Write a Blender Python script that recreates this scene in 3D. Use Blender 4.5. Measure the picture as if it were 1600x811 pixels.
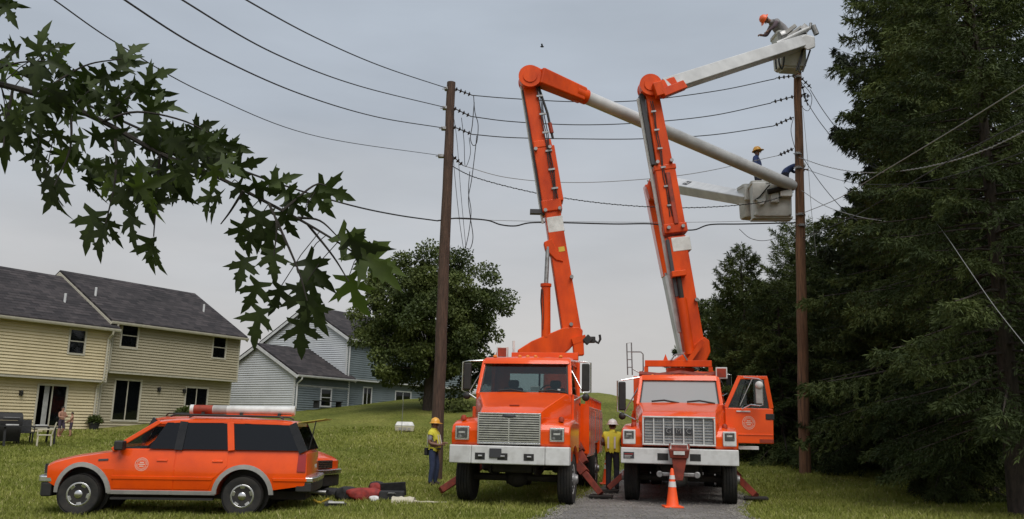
import bpy, bmesh, math, random
import numpy as np
from mathutils import Vector, Matrix

for o in list(bpy.data.objects): bpy.data.objects.remove(o)
sc = bpy.context.scene
col = sc.collection
R = math.radians

# ------------------------------------------------------------------ camera
F_PX, W_PX, H_PX = 1312.0, 1600.0, 811.0
CAM_Z, TILT, ROLL = 1.5, R(11.4), R(1.25)
cam_d = bpy.data.cameras.new('camera'); cam = bpy.data.objects.new('camera', cam_d); col.objects.link(cam)
cam_d.sensor_width = 36.0; cam_d.lens = 36.0 * F_PX / W_PX
cam_d.clip_start = 0.1; cam_d.clip_end = 4000
c_f = Vector((0, math.cos(TILT), math.sin(TILT)))
c_r0 = Vector((1, 0, 0)); c_u0 = Vector((0, -math.sin(TILT), math.cos(TILT)))
c_r = c_r0 * math.cos(ROLL) + c_u0 * math.sin(ROLL)
c_u = c_u0 * math.cos(ROLL) - c_r0 * math.sin(ROLL)
CAM = Vector((0, 0, CAM_Z))
rm = Matrix((c_r, c_u, -c_f)).transposed().to_4x4()
cam.matrix_world = Matrix.Translation(CAM) @ rm
sc.camera = cam
def ray(px, py):
    return c_f + c_r * ((px - W_PX / 2) / F_PX) + c_u * ((H_PX / 2 - py) / F_PX)
def at(px, py, Y):
    d = ray(px, py); return CAM + d * (Y / d.y)

# ------------------------------------------------------------------ world, sun, exposure
SUN_EL, SUN_AZ = R(55), R(162)          # azimuth measured from +Y clockwise: behind the camera, to its right
w = bpy.data.worlds.new('World'); sc.world = w; w.use_nodes = True
nt = w.node_tree; nt.nodes.clear()
def N(nt, t, **k):
    n = nt.nodes.new(t)
    for a, b in k.items(): setattr(n, a, b)
    return n
sky = N(nt, 'ShaderNodeTexSky', sky_type='NISHITA', sun_disc=False)
sky.sun_elevation = SUN_EL; sky.sun_rotation = SUN_AZ; sky.air_density = 1.0; sky.dust_density = 3.0; sky.ozone_density = 1.0
geo = N(nt, 'ShaderNodeTexCoord'); sep = N(nt, 'ShaderNodeSeparateXYZ')
nt.links.new(geo.outputs['Generated'], sep.inputs[0])
ramp = N(nt, 'ShaderNodeValToRGB'); cr = ramp.color_ramp
cr.elements[0].position = 0.0; cr.elements[0].color = (.330, .322, .312, 1)
cr.elements[1].position = 1.0; cr.elements[1].color = (.245, .278, .316, 1)
for p, c in ((.12, (.335, .325, .318, 1)), (.24, (.305, .315, .328, 1)), (.36, (.270, .296, .330, 1)), (.55, (.256, .288, .328, 1))):
    e = cr.elements.new(p); e.color = c
mp = N(nt, 'ShaderNodeMapping'); mp.inputs['Scale'].default_value = (1.1, 1.1, 4.2)
nz = N(nt, 'ShaderNodeTexNoise'); nz.inputs['Scale'].default_value = 1.7; nz.inputs['Detail'].default_value = 5; nz.inputs['Roughness'].default_value = .5
nt.links.new(geo.outputs['Generated'], mp.inputs[0]); nt.links.new(mp.outputs[0], nz.inputs['Vector'])
ad = N(nt, 'ShaderNodeMath', operation='MULTIPLY_ADD'); ad.inputs[1].default_value = .16; ad.inputs[2].default_value = -.08
nt.links.new(nz.outputs['Fac'], ad.inputs[0])
ad2 = N(nt, 'ShaderNodeMath', operation='ADD'); nt.links.new(sep.outputs['Z'], ad2.inputs[0]); nt.links.new(ad.outputs[0], ad2.inputs[1])
nt.links.new(ad2.outputs[0], ramp.inputs[0])
nz2 = N(nt, 'ShaderNodeTexNoise'); nz2.inputs['Scale'].default_value = 3.1; nz2.inputs['Detail'].default_value = 6
nt.links.new(mp.outputs[0], nz2.inputs['Vector'])
br = N(nt, 'ShaderNodeMath', operation='MULTIPLY_ADD'); br.inputs[1].default_value = 4.0; br.inputs[2].default_value = 7.7
nt.links.new(nz2.outputs['Fac'], br.inputs[0])
vm = N(nt, 'ShaderNodeVectorMath', operation='SCALE'); nt.links.new(ramp.outputs[0], vm.inputs[0]); nt.links.new(br.outputs[0], vm.inputs['Scale'])
mx = N(nt, 'ShaderNodeMix', data_type='RGBA'); mx.inputs[0].default_value = .94
nt.links.new(sky.outputs[0], mx.inputs[6]); nt.links.new(vm.outputs[0], mx.inputs[7])
bg = N(nt, 'ShaderNodeBackground'); bg.inputs[1].default_value = .10
nt.links.new(mx.outputs[2], bg.inputs[0])
wo = N(nt, 'ShaderNodeOutputWorld'); nt.links.new(bg.outputs[0], wo.inputs[0])
sd = bpy.data.lights.new('sun', 'SUN'); sd.energy = 1.5; sd.angle = R(45); sd.color = (1.0, .965, .92)
so = bpy.data.objects.new('sun', sd); col.objects.link(so); so.location = (0, 0, 30)
sdir = Vector((math.sin(SUN_AZ) * math.cos(SUN_EL), math.cos(SUN_AZ) * math.cos(SUN_EL), math.sin(SUN_EL)))
so.rotation_euler = sdir.to_track_quat('Z', 'Y').to_euler()
sc.view_settings.view_transform = 'Standard'; sc.view_settings.look = 'None'
sc.view_settings.gamma = 1.0; sc.view_settings.use_curve_mapping = False
sc.view_settings.exposure = 0.80

# ------------------------------------------------------------------ materials
MATS = {}
def mat(name, c, rough=.6, metal=0., c2=None, scale=3., det=4., bump=0., bscale=40., coat=0., spec=.5, stretch=None, lo=.35, hi=.7, trans=0., cior=1.5, rnd=0.):
    m = bpy.data.materials.new(name); m.use_nodes = True; MATS[name] = m
    n = m.node_tree; p = n.nodes['Principled BSDF']
    p.inputs['Base Color'].default_value = (*c, 1); p.inputs['Roughness'].default_value = rough; p.inputs['Metallic'].default_value = metal
    p.inputs['Coat Weight'].default_value = coat; p.inputs['Coat Roughness'].default_value = .12
    p.inputs['Specular IOR Level'].default_value = spec; p.inputs['Coat IOR'].default_value = cior
    if c2 or bump:
        tc = N(n, 'ShaderNodeTexCoord'); src = tc.outputs['Object']
        if stretch:
            mpn = N(n, 'ShaderNodeMapping'); mpn.inputs['Scale'].default_value = stretch
            n.links.new(src, mpn.inputs[0]); src = mpn.outputs[0]
    if c2:
        z = N(n, 'ShaderNodeTexNoise'); z.inputs['Scale'].default_value = scale; z.inputs['Detail'].default_value = det; z.inputs['Roughness'].default_value = .6
        n.links.new(src, z.inputs['Vector'])
        mr = N(n, 'ShaderNodeMapRange'); mr.inputs[1].default_value = lo; mr.inputs[2].default_value = hi
        n.links.new(z.outputs['Fac'], mr.inputs[0])
        mixn = N(n, 'ShaderNodeMix', data_type='RGBA'); mixn.inputs[6].default_value = (*c, 1); mixn.inputs[7].default_value = (*c2, 1)
        n.links.new(mr.outputs[0], mixn.inputs[0]); colo = mixn.outputs[2]
        if rnd:
            oi = N(n, 'ShaderNodeObjectInfo'); rm_ = N(n, 'ShaderNodeMapRange'); rm_.inputs[3].default_value = 1 - rnd; rm_.inputs[4].default_value = 1 + rnd
            n.links.new(oi.outputs['Random'], rm_.inputs[0]); vs_ = N(n, 'ShaderNodeVectorMath', operation='SCALE'); n.links.new(colo, vs_.inputs[0]); n.links.new(rm_.outputs[0], vs_.inputs['Scale']); colo = vs_.outputs[0]
        n.links.new(colo, p.inputs['Base Color'])
        rr = N(n, 'ShaderNodeMapRange'); rr.inputs[3].default_value = max(.03, rough - .06); rr.inputs[4].default_value = min(1, rough + .14)
        n.links.new(z.outputs['Fac'], rr.inputs[0]); n.links.new(rr.outputs[0], p.inputs['Roughness'])
    if bump:
        zb = N(n, 'ShaderNodeTexNoise'); zb.inputs['Scale'].default_value = bscale; zb.inputs['Detail'].default_value = 4
        n.links.new(src, zb.inputs['Vector'])
        bn = N(n, 'ShaderNodeBump'); bn.inputs['Strength'].default_value = bump; bn.inputs['Distance'].default_value = .02
        n.links.new(zb.outputs['Fac'], bn.inputs['Height']); n.links.new(bn.outputs[0], p.inputs['Normal'])
    if trans:
        out = n.nodes['Material Output']; tr = N(n, 'ShaderNodeBsdfTranslucent'); tr.inputs[0].default_value = (c[0] * 1.3, c[1] * 1.5, c[2] * .7, 1)
        ms = N(n, 'ShaderNodeMixShader'); ms.inputs[0].default_value = trans
        n.links.new(p.outputs[0], ms.inputs[1]); n.links.new(tr.outputs[0], ms.inputs[2]); n.links.new(ms.outputs[0], out.inputs[0])
    return m
def glass(name, tint, rough=.03, solid=0., solidc=(.01, .012, .014)):
    m = bpy.data.materials.new(name); m.use_nodes = True; MATS[name] = m
    n = m.node_tree; out = n.nodes['Material Output']; n.nodes.remove(n.nodes['Principled BSDF'])
    tr = N(n, 'ShaderNodeBsdfTransparent'); tr.inputs[0].default_value = (*tint, 1)
    gl = N(n, 'ShaderNodeBsdfGlossy'); gl.inputs['Roughness'].default_value = rough; gl.inputs[0].default_value = (.70, .73, .76, 1)
    lw = N(n, 'ShaderNodeLayerWeight'); lw.inputs[0].default_value = .5
    pw = N(n, 'ShaderNodeMath', operation='POWER'); pw.inputs[1].default_value = 5.; n.links.new(lw.outputs['Facing'], pw.inputs[0])
    fr = N(n, 'ShaderNodeMath', operation='MULTIPLY_ADD'); fr.inputs[1].default_value = .95; fr.inputs[2].default_value = .045; n.links.new(pw.outputs[0], fr.inputs[0])
    df = N(n, 'ShaderNodeBsdfDiffuse'); df.inputs[0].default_value = (*solidc, 1)
    m0 = N(n, 'ShaderNodeMixShader'); m0.inputs[0].default_value = solid
    n.links.new(tr.outputs[0], m0.inputs[1]); n.links.new(df.outputs[0], m0.inputs[2])
    m1 = N(n, 'ShaderNodeMixShader'); n.links.new(fr.outputs[0], m1.inputs[0]); n.links.new(m0.outputs[0], m1.inputs[1]); n.links.new(gl.outputs[0], m1.inputs[2])
    n.links.new(m1.outputs[0], out.inputs[0])
    return m
mat('orange', (.84, .084, .001), .38, c2=(.68, .062, .002), scale=1.6, coat=1., cior=1.42, spec=.2)
mat('orange_boom', (.74, .078, .003), .45, c2=(.42, .036, .004), scale=1.8, coat=.3, cior=1.3, spec=.2, bump=.06, bscale=9, stretch=(1, 1, .35))
mat('orange_dull', (.36, .035, .008), .6, c2=(.16, .025, .010), scale=5)
mat('red_steel', (.26, .038, .018), .65, c2=(.10, .022, .015), scale=6, bump=.2)
mat('white_boom', (.60, .60, .60), .38, c2=(.42, .42, .42), scale=1.4, coat=.2, bump=.05, bscale=6)
mat('white_paint', (.66, .66, .64), .42, c2=(.46, .45, .43), scale=4)
mat('white_bumper', (.60, .60, .59), .45, c2=(.40, .39, .37), scale=3.5, lo=.45, hi=.8)
mat('bucket', (.62, .62, .59), .5, c2=(.42, .42, .39), scale=2.6, bump=.08, bscale=7)
mat('chrome', (.78, .78, .78), .22, 1., c2=(.55, .55, .55), scale=9)
mat('steel', (.36, .36, .36), .45, .8, c2=(.2, .19, .18), scale=9)
mat('black', (.012, .012, .012), .55, c2=(.024, .022, .02), scale=8)
mat('gloss_black', (.005, .005, .006), .25, c2=(.009, .009, .010), scale=6)
mat('rubber', (.012, .012, .012), .82, c2=(.035, .031, .026), scale=7, bump=.15, bscale=50)
mat('chassis', (.014, .013, .012), .8, c2=(.035, .028, .022), scale=6)
mat('plastic_grey', (.34, .33, .31), .6, c2=(.26, .25, .24), scale=6)
mat('fabric_dark', (.03, .032, .036), .9, c2=(.045, .045, .05), scale=12)
mat('amber', (.8, .22, .02), .25, coat=.4)
mat('tail_red', (.30, .012, .010), .2, coat=.5)
mat('lamp_lens', (.50, .50, .46), .12, coat=.6, c2=(.28, .28, .27), scale=14)
mat('lamp_dark', (.05, .05, .05), .12, coat=.6, c2=(.30, .30, .29), scale=16, lo=.5, hi=.75)
mat('mirror', (.10, .11, .11), .12, 1.)
mat('emblem', (.72, .45, .36), .6)
mat('grille_mesh', (.20, .215, .24), .45, .2, c2=(.38, .39, .41), scale=30)
mat('decal_dark', (.04, .04, .045), .6)
mat('cone', (.95, .10, .012), .5, c2=(.8, .09, .02), scale=7)
mat('reflect', (.62, .60, .58), .4)
mat('wood_pole', (.105, .062, .042), .9, c2=(.038, .024, .018), scale=5, bump=.6, bscale=18, stretch=(5, 5, .5))
mat('wood_pole_new', (.23, .115, .06), .9, c2=(.07, .04, .026), scale=4, bump=.6, bscale=18, stretch=(5, 5, .35))
mat('wire', (.018, .018, .02), .6)
mat('wire_grey', (.24, .24, .235), .6)
mat('insulator', (.03, .022, .02), .3, coat=.4)
mat('rope', (.5, .46, .36), .9, c2=(.36, .32, .24), scale=20)
mat('bark', (.062, .046, .036), .95, c2=(.022, .018, .015), scale=7, bump=.7, bscale=25, stretch=(3, 3, .7))
mat('twig', (.030, .024, .018), .9, c2=(.015, .012, .010), scale=20)
mat('siding_tan', (.64, .55, .35), .75, c2=(.54, .455, .28), scale=.8)
mat('siding_olive', (.40, .355, .245), .75, c2=(.35, .31, .21), scale=.8)
mat('siding_blue', (.60, .62, .64), .7, c2=(.53, .55, .57), scale=.8)
mat('siding_slate', (.165, .20, .21), .75, c2=(.13, .16, .17), scale=.8)
mat('trim_cream', (.52, .49, .40), .6, c2=(.42, .39, .31), scale=4)
mat('trim_white', (.62, .63, .63), .55, c2=(.5, .5, .5), scale=4)
mat('pale_roof', (.42, .42, .40), .8, c2=(.32, .32, .3), scale=3)
mat('concrete', (.26, .24, .21), .9, c2=(.17, .16, .14), scale=3, bump=.2)
mat('brick_red', (.17, .07, .045), .9, c2=(.10, .05, .04), scale=8)
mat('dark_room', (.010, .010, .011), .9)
mat('curtain', (.42, .42, .40), .9, c2=(.3, .3, .29), scale=5)
mat('leaf', (.022, .034, .009), .6, c2=(.050, .070, .018), scale=3, trans=.25, spec=.3, rnd=.55)
mat('leaf_light', (.075, .105, .020), .55, c2=(.045, .066, .016), scale=3, trans=.4, spec=.3, rnd=.4)
mat('tree_leaf', (.044, .062, .017), .6, c2=(.125, .152, .042), scale=.5, trans=.15, spec=.25, lo=.42, hi=.62)
mat('needle_dark', (.017, .024, .011), .65, c2=(.034, .044, .018), scale=.6, spec=.2, lo=.42, hi=.62)
mat('needle', (.032, .046, .014), .65, c2=(.092, .115, .034), scale=.45, spec=.2, trans=.1, lo=.46, hi=.64)
mat('needle_bright', (.036, .052, .015), .65, c2=(.118, .145, .042), scale=.5, spec=.2, trans=.12, lo=.42, hi=.66)
mat('grass_blade', (.155, .182, .032), .7, c2=(.310, .318, .078), scale=.28, det=6., spec=.2, trans=.2, lo=.36, hi=.66)
mat('grass_blade_dry', (.42, .38, .18), .8, c2=(.26, .25, .09), scale=2, spec=.2)
mat('skin', (.38, .20, .135), .55, c2=(.30, .15, .10), scale=14)
mat('skin_dark', (.20, .105, .07), .55, c2=(.16, .08, .055), scale=14)
mat('hair', (.018, .013, .010), .7)
mat('denim', (.020, .032, .075), .9, c2=(.036, .050, .10), scale=7)
mat('denim_dark', (.018, .018, .028), .9, c2=(.03, .03, .04), scale=7)
mat('shirt_grey', (.27, .26, .27), .9, c2=(.18, .17, .18), scale=8)
mat('shirt_blue', (.035, .06, .17), .9, c2=(.06, .08, .17), scale=6)
mat('shirt_plum', (.12, .085, .10), .9, c2=(.07, .05, .06), scale=6)
mat('vest', (.66, .58, .045), .75, c2=(.50, .50, .05), scale=6)
mat('vest_orange', (.74, .22, .04), .75)
mat('hat_yellow', (.72, .36, .04), .4, coat=.2)
mat('hat_orange', (.80, .13, .03), .4, coat=.2)
mat('hat_white', (.66, .66, .64), .4, coat=.2)
mat('boots', (.035, .024, .018), .8)
mat('shorts', (.05, .035, .06), .9)
mat('bag_red', (.32, .032, .022), .7, c2=(.15, .02, .02), scale=8, bump=.3, bscale=12)
mat('bag_black', (.014, .014, .015), .8, c2=(.03, .03, .03), scale=9, bump=.3, bscale=12)
mat('cloth_cream', (.56, .52, .40), .9, c2=(.40, .36, .27), scale=9, bump=.3, bscale=14)
mat('yellow', (.62, .40, .03), .55, c2=(.45, .3, .04), scale=8)
mat('yellow_stick', (.42, .36, .06), .5)
mat('cardboard', (.40, .25, .12), .85, c2=(.3, .18, .09), scale=6)
mat('terracotta', (.30, .12, .07), .85)
glass('windshield', (.62, .70, .70), .03, .10, (.03, .045, .05))
glass('windshield_sky_sheen', (.45, .47, .48), .06, .62, (.50, .495, .49))  # pale diffuse layer paints the sky's reflection into the right truck's windshield
glass('tint', (.06, .06, .07), .04, .6, (.008, .008, .010))
glass('clear_glass', (.75, .8, .8), .03)
glass('pane', (.25, .27, .28), .04, .35, (.01, .012, .014))

def node_mat(name):
    m = bpy.data.materials.new(name); m.use_nodes = True; MATS[name] = m
    return m, m.node_tree, m.node_tree.nodes['Principled BSDF']
# lawn soil/grass sheet
m, n, p = node_mat('lawn'); tc = N(n, 'ShaderNodeTexCoord')
def noise(n, src, s, d=4, r=.6):
    z = N(n, 'ShaderNodeTexNoise'); z.inputs['Scale'].default_value = s; z.inputs['Detail'].default_value = d; z.inputs['Roughness'].default_value = r
    n.links.new(src, z.inputs['Vector']); return z.outputs['Fac']
def rmp(n, fac, stops):
    r_ = N(n, 'ShaderNodeValToRGB'); e = r_.color_ramp.elements
    e[0].position, e[0].color = stops[0][0], (*stops[0][1], 1); e[1].position, e[1].color = stops[-1][0], (*stops[-1][1], 1)
    for p_, c_ in stops[1:-1]: q = e.new(p_); q.color = (*c_, 1)
    n.links.new(fac, r_.inputs[0]); return r_.outputs[0]
a = rmp(n, noise(n, tc.outputs['Object'], .35, 6), [(.3, (.125, .145, .028)), (.5, (.190, .205, .045)), (.72, (.270, .262, .070))])
b = rmp(n, noise(n, tc.outputs['Object'], 9, 5, .7), [(.3, (.30, .30, .30)), (.7, (1.35, 1.35, 1.35))])
mm = N(n, 'ShaderNodeMix', data_type='RGBA', blend_type='MULTIPLY'); mm.inputs[0].default_value = 1
n.links.new(a, mm.inputs[6]); n.links.new(b, mm.inputs[7]); n.links.new(mm.outputs[2], p.inputs['Base Color'])
p.inputs['Roughness'].default_value = .95; p.inputs['Specular IOR Level'].default_value = .1
bn = N(n, 'ShaderNodeBump'); bn.inputs['Strength'].default_value = .9; bn.inputs['Distance'].default_value = .08
n.links.new(noise(n, tc.outputs['Object'], 14, 6, .7), bn.inputs['Height']); n.links.new(bn.outputs[0], p.inputs['Normal'])
# asphalt shingles: tabs of slightly different tone
m, n, p = node_mat('shingle'); tc = N(n, 'ShaderNodeTexCoord'); mpn = N(n, 'ShaderNodeMapping'); mpn.inputs['Scale'].default_value = (1, 1.09, 1)
n.links.new(tc.outputs['Object'], mpn.inputs[0]); bk_ = N(n, 'ShaderNodeTexBrick'); n.links.new(mpn.outputs[0], bk_.inputs['Vector'])
bk_.inputs['Color1'].default_value = (.022, .019, .021, 1); bk_.inputs['Color2'].default_value = (.060, .051, .052, 1); bk_.inputs['Mortar'].default_value = (.014, .012, .013, 1)
bk_.inputs['Scale'].default_value = 1.; bk_.inputs['Brick Width'].default_value = .42; bk_.inputs['Row Height'].default_value = .27; bk_.inputs['Mortar Size'].default_value = .012; bk_.inputs['Bias'].default_value = -.1
b = rmp(n, noise(n, tc.outputs['Object'], .55, 5), [(.3, (.7, .7, .7)), (.7, (1.35, 1.32, 1.3))])
mm = N(n, 'ShaderNodeMix', data_type='RGBA', blend_type='MULTIPLY'); mm.inputs[0].default_value = 1
n.links.new(bk_.outputs['Color'], mm.inputs[6]); n.links.new(b, mm.inputs[7]); n.links.new(mm.outputs[2], p.inputs['Base Color']); p.inputs['Roughness'].default_value = .95
# worn asphalt drive
m, n, p = node_mat('asphalt'); tc = N(n, 'ShaderNodeTexCoord')
a = rmp(n, noise(n, tc.outputs['Object'], 1.1, 5), [(.28, (.105, .097, .090)), (.5, (.175, .163, .152)), (.72, (.245, .228, .212))])
b = rmp(n, noise(n, tc.outputs['Object'], 60, 3, .8), [(.32, (.45, .45, .45)), (.68, (1.5, 1.5, 1.5))])
mm = N(n, 'ShaderNodeMix', data_type='RGBA', blend_type='MULTIPLY'); mm.inputs[0].default_value = 1
n.links.new(a, mm.inputs[6]); n.links.new(b, mm.inputs[7]); n.links.new(mm.outputs[2], p.inputs['Base Color'])
p.inputs['Roughness'].default_value = .9
bn = N(n, 'ShaderNodeBump'); bn.inputs['Strength'].default_value = .7; bn.inputs['Distance'].default_value = .02
n.links.new(noise(n, tc.outputs['Object'], 45, 4, .8), bn.inputs['Height']); n.links.new(bn.outputs[0], p.inputs['Normal'])

# ------------------------------------------------------------------ mesh builder
class MB:
    def __init__(s): s.v = []; s.f = []
    def add(s, vs, fs):
        o = len(s.v); s.v += [tuple(v) for v in vs]; s.f += [tuple(i + o for i in f) for f in fs]; return s
    def box(s, x0, x1, y0, y1, z0, z1):
        return s.add([(x0, y0, z0), (x1, y0, z0), (x1, y1, z0), (x0, y1, z0), (x0, y0, z1), (x1, y0, z1), (x1, y1, z1), (x0, y1, z1)],
                     [(0, 3, 2, 1), (4, 5, 6, 7), (0, 1, 5, 4), (1, 2, 6, 5), (2, 3, 7, 6), (3, 0, 4, 7)])
    def beam(s, p0, p1, w0, h0, w1=None, h1=None, up=(0, 1, 0)):
        p0 = Vector(p0); p1 = Vector(p1); w1 = w0 if w1 is None else w1; h1 = h0 if h1 is None else h1
        d = (p1 - p0).normalized(); u = Vector(up); u = (u - d * u.dot(d)).normalized(); r = d.cross(u)
        vs = []
        for p_, w_, h_ in ((p0, w0, h0), (p1, w1, h1)):
            for a_, b_ in ((-1, -1), (1, -1), (1, 1), (-1, 1)): vs.append(p_ + r * (a_ * w_ / 2) + u * (b_ * h_ / 2))
        return s.add(vs, [(0, 3, 2, 1), (4, 5, 6, 7), (0, 1, 5, 4), (1, 2, 6, 5), (2, 3, 7, 6), (3, 0, 4, 7)])
    def loft(s, rings, cap=True):
        k = len(rings[0]); fs = []
        for i in range(len(rings) - 1):
            for j in range(k): a_ = i * k + j; b_ = i * k + (j + 1) % k; fs.append((a_, b_, b_ + k, a_ + k))
        if cap: fs.append(tuple(range(k - 1, -1, -1))); fs.append(tuple(range((len(rings) - 1) * k, len(rings) * k)))
        return s.add([v for r_ in rings for v in r_], fs)
    def cyl(s, p0, p1, r0, r1=None, n=12, cap=True):
        return s.tube([p0, p1], [r0, r0 if r1 is None else r1], n, cap)
    def tube(s, pts, r, n=8, cap=True):
        pts = [Vector(p_) for p_ in pts]; k = len(pts); rr = r if isinstance(r, (list, tuple)) else [r] * k
        t0 = (pts[1] - pts[0]).normalized(); u = t0.orthogonal().normalized(); rings = []
        for i in range(k):
            t = (pts[min(i + 1, k - 1)] - pts[max(i - 1, 0)]).normalized()
            u = (u - t * u.dot(t)).normalized(); b_ = t.cross(u)
            rings.append([pts[i] + (u * math.cos(2 * math.pi * j / n) + b_ * math.sin(2 * math.pi * j / n)) * rr[i] for j in range(n)])
        return s.loft(rings, cap)
    def prism(s, poly, ax, a, b):
        def P(q, t):
            if ax == 'x': return (t, q[0], q[1])
            if ax == 'y': return (q[0], t, q[1])
            return (q[0], q[1], t)
        return s.loft([[P(q, a) for q in poly], [P(q, b) for q in poly]])
    def lathe(s, prof, p0, axis, n=16):
        ax_ = Vector(axis).normalized(); u = ax_.orthogonal().normalized(); b_ = ax_.cross(u); p0 = Vector(p0)
        return s.loft([[p0 + ax_ * h + (u * math.cos(2 * math.pi * j / n) + b_ * math.sin(2 * math.pi * j / n)) * r_ for j in range(n)] for r_, h in prof])
    def ell(s, c, r, n=12, m_=8, rot=None):
        c = Vector(c); rings = []
        for i in range(m_ + 1):
            th = math.pi * min(max(i / m_, .02), .98)
            ring = []
            for j in range(n):
                v = Vector((r[0] * math.sin(th) * math.cos(2 * math.pi * j / n), r[1] * math.sin(th) * math.sin(2 * math.pi * j / n), -r[2] * math.cos(th)))
                ring.append(c + (rot @ v if rot else v))
            rings.append(ring)
        return s.loft(rings)
    def build(s, name, m_, parent=None, bevel=0., seg=2, ang=35, inv=None, flat=False):
        me = bpy.data.meshes.new(name)
        vs = [inv @ Vector(v) for v in s.v] if inv else s.v
        me.from_pydata([tuple(v) for v in vs], [], s.f)
        bm = bmesh.new(); bm.from_mesh(me); bmesh.ops.recalc_face_normals(bm, faces=bm.faces[:]); bm.to_mesh(me); bm.free()
        me.materials.append(MATS[m_] if isinstance(m_, str) else m_)
        if not flat:
            me.shade_smooth(); me.set_sharp_from_angle(angle=R(ang))
        o = bpy.data.objects.new(name, me); col.objects.link(o); o.parent = parent
        if bevel:
            b_ = o.modifiers.new('bevel', 'BEVEL'); b_.width = bevel; b_.segments = seg; b_.limit_method = 'ANGLE'; b_.angle_limit = R(30); b_.harden_normals = True
        return o
def tag(o, label=None, cat=None, group=None, kind=None):
    if label: o['label'] = label
    if cat: o['category'] = cat
    if group: o['group'] = group
    if kind: o['kind'] = kind
    return o
def empty(name, loc=(0, 0, 0), rz=0., label=None, cat=None, group=None):
    o = bpy.data.objects.new(name, None); col.objects.link(o); o.location = loc; o.rotation_euler = (0, 0, rz); o.empty_display_size = .3
    return tag(o, label, cat, group)
def frame(loc, rz): return Matrix.Translation(Vector(loc)) @ Matrix.Rotation(rz, 4, 'Z')
def copy_tree(o, parent=None):
    c = o.copy(); col.objects.link(c); c.parent = parent
    for ch in [x for x in bpy.data.objects if x.parent == o]: copy_tree(ch, c)
    return c
def np_mesh(name, V, Fc, m_, parent=None, smooth=False):
    k = Fc.shape[1]; me = bpy.data.meshes.new(name)
    me.vertices.add(len(V)); me.vertices.foreach_set('co', np.asarray(V, dtype=np.float32).ravel())
    me.loops.add(Fc.size); me.loops.foreach_set('vertex_index', Fc.astype(np.int32).ravel())
    me.polygons.add(len(Fc)); me.polygons.foreach_set('loop_start', np.arange(0, Fc.size, k, dtype=np.int32))
    me.update(calc_edges=True)
    me.materials.append(MATS[m_] if isinstance(m_, str) else m_)
    if smooth: me.shade_smooth()
    o = bpy.data.objects.new(name, me); col.objects.link(o); o.parent = parent
    return o

# ------------------------------------------------------------------ terrain
def ss(t): t = min(max(t, 0.), 1.); return t * t * (3 - 2 * t)
def hill_amp(x):
    pts = [(-60, 2.2), (-19, 2.6), (-13, 2.75), (-5, 3.5), (6, 4.1), (8.5, 3.6), (13, 1.1), (60, 1.0)]
    if x <= pts[0][0]: return pts[0][1]
    for (a_, b_), (c_, d_) in zip(pts, pts[1:]):
        if x <= c_: return b_ + (d_ - b_) * ss((x - a_) / (c_ - a_))
    return pts[-1][1]
def H(x, y):
    z = hill_amp(x) * ss((y - 23) / 38.)
    z += -.20 * ss((-2.5 - x) / 3) * (1 - ss((y - 17) / 6))
    z += .22 * ss((x - 6) / 4) * ss((y - 18) / 9) * (1 - ss((y - 32) / 15))
    z += .035 * math.sin(x * .9 + 1) * math.sin(y * .7) * ss((y - 20) / 10) + .05 * math.sin(x * .31) * math.sin(y * .23 + 2) * ss((y - 20) / 10)
    return z
def ground_at(px, py):
    d = ray(px, py); d = d / d.y; y = 8.
    while y < 120:
        p_ = CAM + d * y
        if p_.z <= H(p_.x, y): return Vector((p_.x, y, H(p_.x, y)))
        y += .05
    return CAM + d * 60
xs = np.concatenate([np.linspace(-900, -65, 12), np.arange(-60, 60.1, .75), np.linspace(65, 900, 12)])
ys = np.concatenate([np.linspace(-300, 2, 8), np.arange(4, 90.1, .75), np.linspace(95, 1500, 16)])
V = np.array([(x, y, H(x, y)) for y in ys for x in xs]); nx = len(xs)
I, J = np.meshgrid(np.arange(len(ys) - 1), np.arange(nx - 1), indexing='ij'); a = (I * nx + J).ravel()
o = np_mesh('ground', V, np.stack([a, a + 1, a + nx + 1, a + nx], 1), 'lawn', smooth=True); tag(o, kind='structure')
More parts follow.
